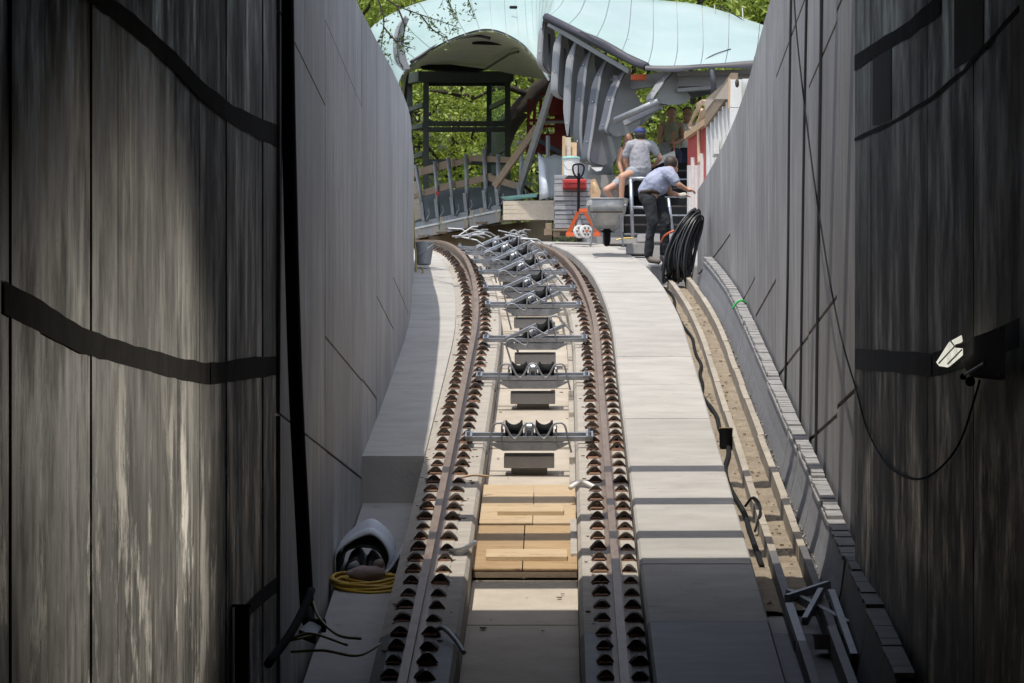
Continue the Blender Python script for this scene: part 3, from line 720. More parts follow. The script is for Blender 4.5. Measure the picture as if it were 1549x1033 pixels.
# cable snake, pail, tie, broken conduit
pp = [(1008, 424, 46), (1022, 448, 44), (1042, 480, 42.2), (1048, 505, 40.6), (1044, 525, 39.5), (1062, 548, 38.2), (1068, 575, 36.7), (1070, 600, 35.4), (1080, 640, 33.6), (1086, 668, 32.3), (1098, 690, 31.5), (1110, 715, 30.6), (1106, 740, 29.7), (1116, 765, 28.9), (1126, 800, 27.8)]
def snake(seed, da):
    random.seed(seed); pts = []
    for i in range(26):
        Y = 46.3 - i * .78; pts.append(T(Y, 1.915 + da + .035 * math.sin(i * .8 + seed) + random.uniform(-.025, .025), -.135))
    return pts
mb = MB(); mb.tube(cat_rom(snake(1, 0), 5), .019, 6); mb.tube(cat_rom(snake(1, .012)[14:], 5), .015, 6); mb.tube(cat_rom([T(29.4, 1.95, -.13), T(29.3, 2.02, -.03), T(28.6, 2.04, 0), T(28.2, 1.97, -.12)], 5), .012, 6)
tag(mb.build('power_cable', 'black', smooth=True), 'black power cables snaking along the edge of the walkway slabs', 'cable')
t = thing('pail', T(32.7, 1.945, -.16), 'black round pail with a timber lid standing by the cable trough', 'pail')
mb = MB(); mb.lathe(T(32.7, 1.945, -.16), [(.055, 0), (.062, .02), (.068, .19), (.073, .2), (.068, .2), (.06, .02)], 16); mb.build('bucket_body', 'black', t, 'auto')
mb = MB(); mb.lathe(T(32.7, 1.945, .03), [(.066, 0), (.066, .018)], 16); mb.build('lid', 'woodnew', t)
mb = MB(); p = T(40.6, 2.47, .31)
mb.tube(cat_rom([p + Vector((-.05, 0, -.05)), p + Vector((0, 0, .02)), p + Vector((.06, .0, .05)), p + Vector((.12, .05, .02))], 5), .014, 5); tag(mb.build('green_tie', 'green', smooth=True), 'bright green strap looped over the leaning boards', 'strap')
t = thing('broken_conduit', T(24.6, 2.15, -.2), 'broken grey trough pieces tipped over where the trough enters the shade', 'conduit')
for a_, b_, w_ in (((24.9, 2.02, .0), (25.3, 2.36, .02), .05), ((25.2, 2.05, -.02), (24.2, 2.42, -.05), .05), ((24.2, 2.1, -.02), (25.0, 2.28, .03), .04), ((23.4, 2.05, -.1), (24.7, 2.02, -.02), .06), ((23.3, 2.38, -.08), (25.0, 2.36, .02), .05)):
    mb = MB(); mb.bar(T(*a_), T(*b_), w_, .06); mb.build('piece', 'galvdull', t)
mb = MB(); mb.lathe(T(23.9, 2.24, -.16), [(.09, 0), (.1, .1), (.105, .1), (.11, .11), (.095, .11), (.085, .02)], 16); mb.build('ring', 'shadeconc', t, 'auto')

mb = MB(); random.seed(66)
for i in range(170):
    Y = random.uniform(23.5, 46); a, d = random.choice(((random.uniform(-.40, .42), -.425), (random.uniform(-.40, .42), -.425), (random.uniform(-1.0, -.92), -.15), (random.uniform(.52, .62), -.145), (random.uniform(-.6, -.5), -.145)))
    if 27.6 < Y < 31.8 and abs(a) < .45: continue
    s_ = random.uniform(.006, .022)
    mb.box(T(Y, a, d), (s_ * random.uniform(1, 3), s_ * 1.5, s_ * .5), Matrix.Rotation(random.random() * 6, 3, 'Z'))
tag(mb.build('chips_and_splinters', 'wood'), kind='stuff')
# ================================================================= GLASS SHELL OF THE STATION
C0 = [(604, 205, 60), (600, 150, 60), (611, 108, 60), (652, 74, 60), (704, 50, 59.5), (745, 44, 59), (786, 62, 58.5), (812, 90, 58), (831, 118, 57.5), (822, 66, 57.3), (828, 25, 57), (900, 60, 56.2), (980, 98, 55.4), (1060, 97, 55), (1140, 92, 55), (1270, 84, 55)]
C1 = [(601, 190, 60.6), (590, 135, 60.9), (586, 84, 61.2), (622, 47, 61.2), (688, 24, 60.9), (742, 14, 60.4), (782, 22, 60), (806, 36, 59.4), (816, 40, 58.8), (824, 18, 58.5), (848, 8, 58), (915, 30, 57.6), (988, 62, 57.2), (1064, 66, 57), (1146, 68, 57), (1270, 70, 57)]
C2 = [(598, 175, 62), (574, 105, 62.4), (557, 50, 62.8), (600, 17, 63.4), (668, -6, 63.6), (740, -20, 63.6), (778, -24, 63.2), (804, -26, 63), (820, -27, 63), (838, -27, 63), (866, -24, 63), (926, -12, 63), (988, -1, 62.6), (1062, 8, 62.2), (1150, 36, 62), (1270, 78, 62)]
C3 = [(600, 200, 65), (585, 140, 66), (575, 90, 67), (610, 60, 68), (670, 40, 69), (740, 30, 69), (778, 25, 69), (804, 25, 69), (820, 25, 69), (838, 25, 69), (866, 25, 69), (926, 40, 69), (988, 50, 69), (1062, 60, 69), (1150, 90, 69), (1270, 120, 69)]
KU, KV = 6, 5
cols_ = [[P(*c[i]) for c in (C0, C1, C2, C3)] for i in range(len(C0))]
rows_v = [cat_rom([cols_[i][j] for i in range(len(cols_))], KU) for j in range(4)]       # along the shell
NU = len(rows_v[0])
S = [cat_rom([rows_v[j][u] for j in range(4)], KV) for u in range(NU)]                      # S[u][v]
NV = len(S[0])
def nrm(u, v):
    a = S[min(u + 1, NU - 1)][v] - S[max(u - 1, 0)][v]; b = S[u][min(v + 1, NV - 1)] - S[u][max(v - 1, 0)]
    n = a.cross(b); n = n.normalized() if n.length > 1e-6 else Vector((0, 0, 1))
    return -n if n.y > 0 and n.z < .6 else (n if n.z > 0 or n.y < 0 else -n)
roof = thing('glass_canopy', P(760, 60, 60), 'curved milky mint glass shell roof sweeping over the station', 'canopy')
mb = MB(); mb.grid([[S[u][v] + Vector((0, .05, -.035)) for v in range(NV)] for u in range(NU)]); mb.build('underlay', 'white', roof, True)
us = list(range(0, NU - 1, 3)) + [NU - 1]
full = MB().grid([[S[u][v] for v in range(NV)] for u in range(NU)]).mesh('full', None, True)
NORM = [[full.vertices[u * NV + v].normal.copy() for v in range(NV)] for u in range(NU)]; bpy.data.meshes.remove(full)
for u0, u1 in zip(us, us[1:]):
    rows = []; nr = []
    for u in range(u0, u1 + 1):
        row = []
        for v in range(NV):
            q = S[u][v]; nb = S[u + 1][v] if u == u0 else S[u - 1][v] if u == u1 else None
            if nb is not None: q = q + (nb - q) * min(.4, .005 / max(.02, (nb - q).length))
            row.append(q); nr.append(NORM[u][v])
        rows.append(row)
    mb = MB(); mb.grid(rows); me = mb.mesh('glass_panel', 'glassroof', True)
    if me.vertices[len(me.vertices) // 2].normal.dot(nr[len(nr) // 2]) < 0: me.flip_normals()
    if len(nr) == len(me.vertices): me.normals_split_custom_set_from_vertices(nr)
    link('glass_panel', me, roof)
# soffit under the arch of the left lobe, with its dark slots
C0s = rows_v[0][0:9 * KU]
up = [P(608, 170, 60.1), P(608, 125, 60.1), P(616, 106, 60.1), P(654, 78, 60.1), P(704, 55, 59.7), P(745, 49, 59.2), P(784, 66, 58.7), P(810, 93, 58.2), P(829, 118, 57.8)]
lo = [P(612, 175, 64), P(612, 140, 64), P(622, 108, 65), P(655, 101, 66), P(705, 103, 66.5), P(745, 106, 66.5), P(785, 114, 66), P(808, 118, 65), P(826, 119, 63)]
md = [(a + b) / 2 + Vector((0, 0, .12)) for a, b in zip(up, lo)]
A_, B_, D_ = cat_rom(up, 5), cat_rom(md, 5), cat_rom(lo, 5)
mb = MB(); mb.grid([cat_rom([a, b, c], 6) for a, b, c in zip(A_, B_, D_)]); mb.build('soffit', 'soffit', roof, True)
mb = MB(); q = [P(632, 98, 65.2), P(680, 97, 65.6), P(734, 104, 65.9), P(722, 109, 65.9), P(680, 108, 65.6), P(640, 104, 65.2)]
mb.prism(q, (0, .12, 0)); mb.build('edge_slot', 'black', roof)
mb = MB(); mb.tube([P(714, 65.5, 62.0), P(735, 64, 62), P(762, 67.5, 62)], [.02, .05, .015], 6); mb.build('light_slot', 'black', roof)
mb = MB(); mb.tube(cat_rom([P(621, 94, 59.9), P(640, 82, 60), P(662, 68, 60), P(690, 58, 60), P(720, 54, 60), P(742, 58, 60)], 5), .03, 6); mb.build('gasket', 'gasket', roof, True)
mb = MB(); mb.tube([P(735, 104, 65), P(770, 82, 62), P(784, 78, 60.5)], .025, 5); mb.build('seam', 'gasket', roof)
# gaskets under the front edge
mb = MB()
ed = cat_rom([P(826, 26, 56.8), P(862, 44, 56.3), P(905, 66, 55.9), (P(945, 86, 55.5)), P(978, 101, 55.2)], 5)
mb.tube(ed, .075, 8); mb.build('edge_gasket', 'gasket', roof, True)
e1 = cat_rom([P(872, 44, 56.2), P(905, 56, 55.9), P(935, 72, 55.6), P(958, 86, 55.4), P(980, 97, 55.1)], 4); e2 = cat_rom([P(880, 54, 56.1), P(908, 70, 55.8), P(935, 86, 55.5), P(955, 96, 55.3), P(972, 102, 55.1)], 4)
mb = MB(); mb.grid([e1, [ (a + b) / 2 + Vector((0, -.08, .02 * math.sin(i * 1.3))) for i, (a, b) in enumerate(zip(e1, e2))], e2]); mb.build('gasket_flap', 'gasket', roof, True)
f1 = cat_rom([P(976, 99, 55.0), P(1020, 99, 54.9), P(1070, 97, 54.9), P(1140, 91, 54.9), P(1200, 88, 54.9)], 4); f2 = cat_rom([P(976, 106, 54.95), P(1020, 109, 54.85), P(1070, 103, 54.85), P(1140, 104, 54.85), P(1200, 102, 54.85)], 4)
mb = MB(); mb.grid([f1, [(a + b) / 2 + Vector((0, -.03, 0)) for a, b in zip(f1, f2)], f2]); o = mb.build('gasket_flap', 'gasket', roof, True)
# small fittings on the skin
mb = MB(); mb.tube([P(772, 11, 59.8), P(781, 11, 59.7)], .03, 6); mb.build('lifting_eye', 'black', roof)
for x0, x1, y0, y1 in ((1081, 1081, 26, 8), (1124, 1123, 29, 12)):
    mb = MB(); mb.tube([P(x0, y0, 60.4), P(x1, y1, 60.6)], .012, 5); mb.build('spike', 'galvdull', roof)
mb = MB(); mb.tube([P(1088, 8, 61), P(1122, 29, 60.3)], .01, 4); mb.build('wire', 'black', roof)
for p0, p1, p2 in (((898, 84, 57), (906, 66, 57), (918, 56, 57.2)), ((930, 76, 56.6), (940, 70, 56.7), (950, 64, 56.9)), ((1062, 96, 55.6), (1080, 86, 56), (1104, 78, 56.6))):
    mb = MB(); mb.tube(cat_rom([P(*p0) + Vector((0, -.25, 0)), P(*p1) + Vector((0, -.25, 0)), P(*p2) + Vector((0, -.25, 0))], 4), .008, 4); mb.build('cord', 'black', roof, True)

# ---- ribs: each a flanged plate on the raw edge of the shell
def rib(outline, Y, dep, flange, label, fw=.13, name='shell_rib'):
    """outline: traced side plate; flange: traced leading edge"""
    c = P(*outline[0], Y)
    t = thing(name, c, label, 'rib', 'ribs along the raw edge of the glass shell')
    xs_ = [p[0] for p in outline]; x0 = min(xs_); x1 = max(xs_)
    pts = [P(x, y, Y + dep * (x - x0) / max(1, x1 - x0)) for x, y in outline]
    ptsx = [P(*p.to_tuple()) if False else p for p in pts]
    cl = ptsx + [ptsx[0]]
    mb = MB(); mb.prism(ptsx, Vector((.035, .03, 0))); mb.build('plate', 'fin', t)
    fl = cat_rom([P(x, y, Y - .02 + dep * (x - x0) / max(1, x1 - x0)) for x, y in flange], 5)
    n = len(fl); a, b, c2 = [], [], []
    for i, p in enumerate(fl):
        wd = fw * min(1, .15 + 3.2 * min(i, n - 1 - i) / n)
        a.append(p + Vector((-wd * .72, wd * .55, 0))); b.append(p + Vector((-wd * .05, -.035, 0))); c2.append(p + Vector((wd * .28, -.03, 0)))
    mb = MB(); mb.grid([a, b]); mb.build('flange', 'findark' if fw > .14 else 'fin', t, True)  # wide flanges in darker grey, painting in their shaded side
    mb = MB(); mb.grid([b, c2]); mb.build('face_strip', 'fin', t, True)
    mb = MB(); mb.tube([p + Vector((fw * .28, -.035, 0)) for p in fl[2:-2]], .009, 4); mb.build('edge_bead', 'gasket', t)
    for i in range(5, n - 3, 6):
        mb = MB(); mb.ball(a[i].lerp(b[i], .6) + Vector((0, -.02, 0)), .014, 6, 4); mb.build('bolt', 'galv', t)
    return t
sf0 = rib([(832, 28), (836, 45), (838, 70), (840, 116), (832, 114), (822, 104), (821, 75), (823, 48), (828, 30)], 57.3, .2, [(829, 26), (822, 42), (819, 72), (820, 100), (838, 117)], 'short leading rib with a slot, first from the left under the shell', .1)
rib([(853, 42), (858, 70), (858, 152), (850, 150), (844, 142), (845, 100), (849, 60)], 57.0, .2, [(852, 42), (846, 64), (843, 100), (842, 140), (857, 152)], 'slotted rib second from the left under the shell', .13)
rib([(876, 57), (884, 90), (882, 150), (876, 208), (862, 206), (862, 150), (866, 100), (872, 66)], 56.8, .25, [(874, 57), (866, 84), (862, 120), (860, 170), (859, 206)], 'straight rib third from the left, over the pale boards', .13)
rib([(898, 71), (906, 100), (900, 180), (893, 215), (889, 248), (880, 238), (878, 190), (883, 130), (892, 84)], 56.6, .3, [(896, 72), (886, 98), (881, 140), (877, 195), (880, 236), (888, 249)], 'long dark-edged rib fourth from the left, above the white bucket', .15)
rib([(922, 86), (934, 120), (938, 205), (936, 228), (925, 245), (905, 250), (893, 246), (892, 215), (900, 160), (908, 120), (916, 96)], 56.3, .5, [(920, 86), (908, 112), (902, 145), (895, 195), (889, 238), (896, 248), (912, 251)], 'longest rib with a rounded foot, fifth from the left', .15)
rib([(951, 102), (954, 130), (972, 165), (962, 195), (950, 203), (930, 206), (918, 202), (918, 186), (928, 150), (940, 116)], 55.9, .6, [(950, 102), (937, 120), (927, 145), (919, 180), (915, 198), (926, 206)], 'broad rib with a rounded foot and a round bar, above the capped man', .15)
rib([(1022, 106), (1030, 130), (1042, 146), (1036, 155), (1020, 158), (998, 158), (990, 152), (1000, 132), (1012, 114)], 55.3, .5, [(1022, 105), (1006, 119), (995, 134), (986, 149), (995, 157), (1010, 159)], 'short leaf-shaped rib hanging alone from the front edge', .13)
hk = [(612, 24), (602, 42), (598, 70), (601, 92), (609, 106), (618, 104), (613, 92), (608, 70), (609, 46), (616, 28)]
t = rib(hk, 59.6, .1, [(614, 23), (604, 40), (599, 66), (602, 92), (612, 106)], 'grey hooked rib on the far left lobe among the twigs', .08)
for q, Y_ in (([(829, 50), (832.5, 52), (833, 78), (830, 84)], 57.24), ([(852.5, 72), (856, 74), (856.5, 128), (853, 122)], 56.94)):
    mb = MB(); mb.prism([P(x, y, Y_) for x, y in q], (0, .03, 0)); mb.build('slot', 'black', sf0)
# members that tie the ribs
sf = thing('roof_frame', P(930, 140, 56.6), 'grey steel beams and stays tying the ribs of the shell together', 'steel frame')
def beam(p, q, w_, h_, mat='fin'):
    mb = MB(); mb.bar(P(*p), P(*q), w_, h_); mb.build('beam', mat, sf, bevel=.006)
beam((830, 36, 57.1), (952, 108, 55.9), .05, .08)
for x0, y0, Y0 in ((862, 64, 57), (886, 80, 56.8), (910, 96, 56.6), (936, 112, 56.3)):
    beam((x0, y0 + 20, Y0), (x0 + 26, y0 + 34, Y0 + .2), .05, .05)
    beam((x0 - 4, y0 - 14, Y0 + .3), (x0 + 14, y0 + 60, Y0 + .45), .03, .32, 'findark')
beam((945, 128, 56.4), (1010, 118, 56), .1, .22); beam((925, 118, 56.6), (955, 122, 56.3), .06, .1)
beam((1025, 112, 55.6), (1150, 108, 55.2), .12, .07); beam((1025, 122, 55.7), (1150, 120, 55.3), .12, .22, 'fin'); beam((1025, 137, 55.6), (1110, 130, 55.4), .1, .06)
mb = MB(); mb.tube([P(931, 182, 55.7), P(996, 153, 55.1)], .055, 10); mb.build('round_bar', 'galvdull', sf, True)
mb = MB(); mb.bar(P(945, 186, 55.9), P(1000, 160, 55.4), .06, .1); mb.build('beam', 'fin', sf)
mb = MB(); mb.prism([P(935, 204, 56.6), P(985, 166, 56.6), P(990, 172, 56.6), P(950, 206, 56.6)], (0, .06, 0)); mb.build('gusset', 'fin', sf)
mb = MB(); mb.prism([P(1030, 152, 56.2), P(1100, 136, 56.2), P(1100, 122, 56.2), P(1030, 128, 56.2)], (0, .05, 0)); mb.build('web', 'findark', sf)
mb = MB(); mb.tube([P(1076, 104, 54.9), P(1080, 128, 55), P(1078, 146, 55.1)], .05, 8); mb.build('drain_pipe', 'findark', sf, True)
mb = MB(); mb.box(P(966, 117, 55.9), (.26, .1, .09)); tag(mb.build('orange_case', 'orange'), 'small orange case wedged behind the rib ends', 'case')
# round grey column behind the ribs down to the platform
mb = MB(); rows = []
for px_, py_, Y_ in ((905, 100, 58), (902, 160, 58), (898, 220, 57.6), (900, 270, 57.4), (908, 330, 57.2)):
    c = P(px_, py_, Y_); rows.append([c + Vector((.32 * math.cos(k / 8 * math.pi), -.22 * math.sin(k / 8 * math.pi), 0)) for k in range(9)])
mb.grid(rows); o = mb.build('column', 'fin', smooth=True); tag(o, 'grey curved foot of the shell running down behind the toolbox', 'column')
mb = MB(); mb.prism([P(894, 253, 56.2), P(912, 253, 56.2), P(909, 258, 56.2), P(902, 259, 56.2)], (0, .03, 0)); tag(mb.build('white_tag', 'white'), 'white scrap below the rounded foot of the longest rib', 'scrap')

# ================================================================= LIFT FRAME
lf = thing('lift_shaft', P(690, 300, 69), 'dark glazed steel lift frame standing under the left lobe', 'lift shaft')
FB, BB = 68.0, 70.2
def fbar(p, q, w_=.2, mat='frame', name='post'):
    mb = MB(); mb.bar(p, q, w_, w_); mb.build(name, mat, lf)
for x in (644.5, 768): fbar(P(x, 300, FB), P(x, 112, FB), .115)
for x in (620, 740): fbar(P(x, 300, BB), P(x, 118, BB), .11)
for y in (187, 196): fbar(P(640, y, FB), P(772, y, FB), .09, name='rail')
for y in (117,): fbar(P(636, y, FB), P(774, y, FB), .2, name='top_beam')
fbar(P(617, 121, BB), P(640, 115, FB), .2, name='top_beam'); fbar(P(742, 121, BB), P(770, 115, FB), .2, name='top_beam')
for ya, yb in ((167, 158), (195, 189), (240, 232)):
    fbar(P(618, ya, BB), P(642, yb, FB), .09, name='rail'); fbar(P(742, ya - 4, BB), P(768, yb - 8, FB), .09, name='rail')
fbar(P(640, 245, FB), P(772, 245, FB), .1, name='rail')
mb = MB(); mb.prism([P(637, 112, FB), P(776, 112, FB), P(745, 117, BB), P(616, 118, BB)], (0, 0, .06)); mb.build('roof', 'frame', lf)
for k in range(6):
    mb = MB(); mb.bar(P(648, 121 + k * 1.6, FB + .1), P(764, 121 + k * 1.6, FB + .1), .03, .03); mb.build('louvre', 'frame', lf)
mb = MB(); mb.prism([P(742, 122, BB), P(767, 116, FB), P(767, 290, FB), P(742, 290, BB)], (.012, 0, 0)); mb.build('glass_pane', 'pane', lf)
for x, s_ in ((650, 1), (764, -1)):
    mb = MB(); mb.prism([P(x, 180, FB - .05), P(x, 186, FB - .05), P(x + 7 * s_, 186, FB - .05)], (0, .04, 0)); mb.build('gusset', 'frame', lf)
# dark folded sheet hanging left of it
mb = MB(); mb.grid([[P(608 + 3 * (k % 2), 112, 64), P(604 + 4 * (k % 2), 190, 63.5), P(612, 206 - k, 63.5)] if k == 0 else [P(610 + k * 2.2, 110, 64.2 - .1 * (k % 2)), P(608 + k * 1.6, 170, 63.8 - .1 * (k % 2)), P(612 + k * 1.2, 206 - k, 63.6)] for k in range(5)])
tag(mb.build('dark_sheet', 'findark', smooth=True), 'dark folded sheet hanging at the left foot of the shell', 'sheet')
mb = MB(); mb.tube(cat_rom([P(582, 130, 50), P(586, 140, 50), P(585, 150, 50), P(592, 150, 50), P(597, 151, 50), P(590, 153, 50), P(584, 152, 50)], 4), .012, 5)
tag(mb.build('cord', 'yellow', smooth=True), 'bit of yellow cord on top of the shaded wall', 'cord')

# ================================================================= TIMBER DECK WITH GUARD RAIL
def dY(x): return 60 + (830 - x) * 6 / 205
dk = thing('timber_deck', P(750, 320, 62), 'pale boarded shutter deck across the end of the track', 'deck')
def dp(x, y, o=0): return P(x, y, dY(x) + o)
segs = [(628, 664, 337, 330), (666, 708, 329.5, 319.5), (710, 757, 319, 308.5)]
for x0, x1, y0, y1 in segs:
    xm = x0
    for f0, f1 in ((.0, .34), (.36, 1.0)):
        def yl(x, f):
            t = (x - 628) / 130; top = 337 + (308 - 337) * t; bot = 361 + (335 - 361) * t; return top + (bot - top) * f
        mb = MB(); mb.prism([dp(x0, yl(x0, f0)), dp(x1, yl(x1, f0)), dp(x1, yl(x1, f1)), dp(x0, yl(x0, f1))], (0, .08, 0)); mb.build('edge_board', 'galvdull' if f0 == 0 else 'shadeconc', dk)
    mb = MB(); mb.bar(dp(x0, yl(x0, .36), -.04), dp(x1, yl(x1, .36), -.04), .03, .035); mb.build('chalky_strip', 'white', dk)
for x, f0, f1 in ((634, .4, 1), (659, .5, 1), (672, .4, 1), (668, .0, .4), (705, .45, 1), (714, .0, .3), (718, .35, 1), (728, 0, .35), (752, .3, 1)):
    t = (x - 628) / 130; top = 337 - 29 * t; bot = 361 - 26 * t
    mb = MB(); mb.bar(dp(x, top + (bot - top) * f0, -.05), dp(x, top + (bot - top) * f1, -.05), .075, .04, (0, 1, 0)); mb.build('cleat', 'woodpale', dk)
for k, (x0, x1, y0, y1) in enumerate(((761, 838, 304, 310), (761, 838, 310.6, 316.5), (761, 838, 317, 323), (761, 838, 323.6, 332.5))):
    mb = MB(); mb.prism([P(x0, y0, 60.2), P(x1, y0 - 1, 59.6), P(x1, y1, 59.6), P(x0, y1, 60.2)], (0, .07, 0)); mb.build('board', 'woodpale', dk)
mb = MB(); mb.prism([dp(628, 337, .1), dp(757, 308, .1), P(838, 303, 59.7), P(838, 300, 66), P(640, 318, 72)], (0, 0, -.05)); mb.build('deck_sheet', 'darkteal', dk)
for k, (x, y, l) in enumerate(((626, 362, 26), (640, 357, 52), (668, 352, 38), (682, 346, 55), (714, 344, 38), (728, 337, 56), (764, 334, 20))):
    mb = MB(); a = P(x, y, dY(x) - .25); b = P(x + l, y - 4, dY(x) + 1.2); mb.bar(a, b, .22, .035); mb.build('joist', 'wood', dk)
    if k % 2: 
        mb = MB(); mb.box(b + Vector((0, -.1, -.05)), (.09, .06, .12)); mb.build('joist_end', 'woodpale', dk)
gr = thing('guard_rail', P(700, 320, 62.5), 'galvanised edge posts carrying weathered guard boards along the timber deck', 'guard rail')
posts = [(642, 334, 629, 249), (663.5, 329, 658, 244), (687, 326, 678, 238.5), (707, 320, 705, 233), (736, 316, 732, 225), (755, 311, 753, 233), (788, 304, 788.5, 212), (828, 343, 829, 205.5)]
for x0, y0, x1, y1 in posts:
    mb = MB(); mb.tube([P(x0, y0, dY(x0) - .12), P(x1, y1, dY(x0) - .12)], .038, 8); mb.build('post', 'galvdull', gr, True)
    if x0 < 800:
        mb = MB(); mb.bar(P(x0 - 2, y0, dY(x0) - .17), P(x0 - 5, y0 - 28, dY(x0) - .17), .06, .06); mb.build('post_clamp', 'galvdull', gr)
        mb = MB(); mb.tube([P(x0 + 3, y0 - 2, dY(x0) - .2), P(x0 + 8, y0 - 10, dY(x0) - .2), P(x0 + 6, y0 - 18, dY(x0) - .2)], .014, 5); mb.build('hook', 'galvdull', gr)
for x, y in ((637, 302), (662, 293), (787, 272), (640, 331)):
    mb = MB(); mb.box(P(x, y, dY(x) - .17), (.07, .09, .09)); mb.build('red_tape', 'red', gr)
for x0, y0, x1, y1, h in ((616, 266, 689, 245, .15), (690, 247, 712, 242, .11), (711, 239, 773, 242, .11), (638, 293, 690, 278, .13), (691, 280, 743, 267, .13), (742, 269, 782, 281, .12), (618, 300, 640, 292, .1)):
    mb = MB(); mb.bar(P(x0, y0, dY(x0) - .04), P(x1, y1, dY(x1) - .04), .035, h); mb.build('guard_board', 'wood', gr)
mb = MB(); mb.bar(P(748, 282, 60.9), P(812, 192, 60.3), .05, .13); tag(mb.build('plank', 'wood'), 'weathered plank slanting up against the guard rail', 'plank')
st = thing('steel_strut', P(788, 285, 61.5), 'grey perforated steel strut propping the first rib', 'strut')
mb = MB(); mb.bar(P(787, 283, 61), P(836, 128, 57.6), .13, .06, (0, -1, .3)); mb.build('profile', 'galvdull', st)
for t_ in (.15, .4, .62, .75, .9):
    p = P(787, 283, 61).lerp(P(836, 128, 57.6), t_); mb = MB(); mb.lathe(p + Vector((0, -.045, .005)), [(.02, 0), (.02, .02)], 8, (0, -1, .3)); mb.build('hole', 'black', st)
mb = MB(); mb.prism([P(756, 298, 61), P(812, 292, 60.8), P(812, 298, 60.8), P(766, 303, 61)], (0, .25, .03)); tag(mb.build('teal_sheet', 'teal'), 'pale teal sheet lying on the deck behind the posts', 'sheet')
mb = MB(); mb.prism([P(620, 276, 67), P(636, 272, 67), P(638, 330, 67), P(622, 336, 67)], (0, .04, 0)); tag(mb.build('pale_board', 'woodpale'), 'upright pale board at the left end of the guard rail', 'board')
mb = MB(); rows = []
for k in range(9):
    x = 640 + k * 18; rows.append([dp(x, 290 - k * 1.5, .8), dp(x, 312 - k * 3, .55), dp(x, 336 - k * 4, .45)])
mb.grid(rows); tag(mb.build('membrane', 'darkteal', smooth=True), 'dark membrane sheet hung behind the guard rail', 'membrane')
# curved pale steel shell piece
mb = MB(); rows = []
for k in range(9):
    t = k / 8; a = -.2 + 2.1 * t
    rows.append([P(814 + 4 * math.sin(a), 232 + 70 * t, 59.6 - .4 * math.sin(a)), P(822 + 7 * t, 240 + 58 * t, 59.5 - .5 * math.sin(a)), P(838, 234 + 66 * t, 60.2), P(860, 240 + 60 * t, 60.8)])
mb.grid(rows); o = mb.build('curved_panel', 'tarpw', smooth=True); o.modifiers.new('th', 'SOLIDIFY').thickness = .03
tag(o, 'curved pale steel panel standing behind the tall post', 'panel')

# ================================================================= RED LIFT PLATFORM BEHIND
rl = thing('work_platform', P(835, 280, 66), 'dark red railed work platform half hidden behind the first ribs', 'work platform')
def rbar(p, q, w_=.07): 
    mb = MB(); mb.bar(P(*p, 66), P(*q, 66), w_, w_); mb.build('rail', 'darkred', rl)
for x in (800, 809, 818): rbar((x, 150, ), (x - 2, 232), .06)
rbar((816, 143), (842, 140), .06); rbar((798, 182), (850, 182), .05); rbar((800, 191), (850, 191), .05); rbar((838, 140), (838, 175), .2)
mb = MB(); mb.box(P(851, 180, 66.3), (.32, .3, 1.5)); mb.build('mast', 'darkred', rl)
mb = MB(); mb.box(P(832, 218, 66.3), (.75, .4, .36)); mb.build('tank', 'darkred', rl)
mb = MB(); mb.box(P(833, 162, 66), (.12, .1, .14)); mb.build('control_box', 'black', rl)
mb = MB(); mb.bar(P(812, 211, 65.8), P(850, 232, 65.8), .08, .08); mb.build('boom', 'blue', rl)
mb = MB(); mb.bar(P(818, 185, 65.6), P(858, 184.5, 65.6), .05, .05); mb.build('boom', 'galvdull', rl)

# ================================================================= PALE BOARDS, PAVERS, TOOLS
for k, (x, y0, y1, w_, lab, m_) in enumerate(((853, 206, 280, .05, 'narrow upright board left of the white bucket', 'woodnew'), (859, 208, 280, .10, 'wide greyish upright board behind the white bucket', 'woodpale'), (868, 216, 280, .10, 'splintered pale board leaning over the white bucket', 'woodnew'))):
    mb = MB(); mb.bar(P(x - 1, y1, 54.9), P(x, y0, 54.9 + .1 * k), w_, .03, (0, -1, 0)); tag(mb.build('upright_board', m_), lab, 'board')
ps = thing('paver_stack', P(866, 350, 53.6), 'tall stack of grey paving slabs on a pallet', 'paving slabs')
random.seed(9); SY = 53.6; K = SY / FPX
for i in range(9):
    yb = 345.5 - i * 7.0
    for j, (x0, x1) in enumerate(((839, 866), (866.6, 893)) if i % 2 else ((839, 876), (876.6, 893))):
        dx = random.uniform(-1, 1)
        mb = MB(); a, b = P(x0 + dx, yb - 6.2, SY), P(x1 + dx, yb, SY)
        mb.box(((a.x + b.x) / 2, SY + .3 + random.uniform(-.02, .02), (a.z + b.z) / 2), (b.x - a.x, .62, a.z - b.z)); mb.build('paver', 'paver', ps, bevel=.006)
for x0, x1, n_, y0 in ((839, 858, 3, 282), (884, 894, 2, 282)):
    for i in range(n_):
        yb = y0 - i * 7; a, b = P(x0, yb - 6.2, SY), P(x1, yb, SY)
        mb = MB(); mb.box(((a.x + b.x) / 2, SY + .4, (a.z + b.z) / 2), (b.x - a.x, .4, a.z - b.z)); mb.build('paver', 'paver', ps, bevel=.006)
pl = thing('pallet', P(866, 357, 53.6), 'worn timber pallet under the grey paving slabs', 'pallet')
mb = MB(); mb.box(P(866, 348, SY) + Vector((0, .3, 0)), (.62, .7, .025)); mb.build('top_board', 'wood', pl)
for x in (842, 866, 890):
    mb = MB(); mb.box(P(x, 353.5, SY) + Vector((0, .05, 0)), (.10, .12, .09)); mb.build('block', 'wood', pl)
for x, y, lab in ((829, 352, 'cut timber block under the tall post, lower one'), (830, 343, 'cut timber block under the tall post, upper one')):
    mb = MB(); mb.box(P(x, y, 53.8), (.13 if y > 350 else .1, .14, .10)); tag(mb.build('timber_block', 'wood', bevel=.006), lab, 'block')
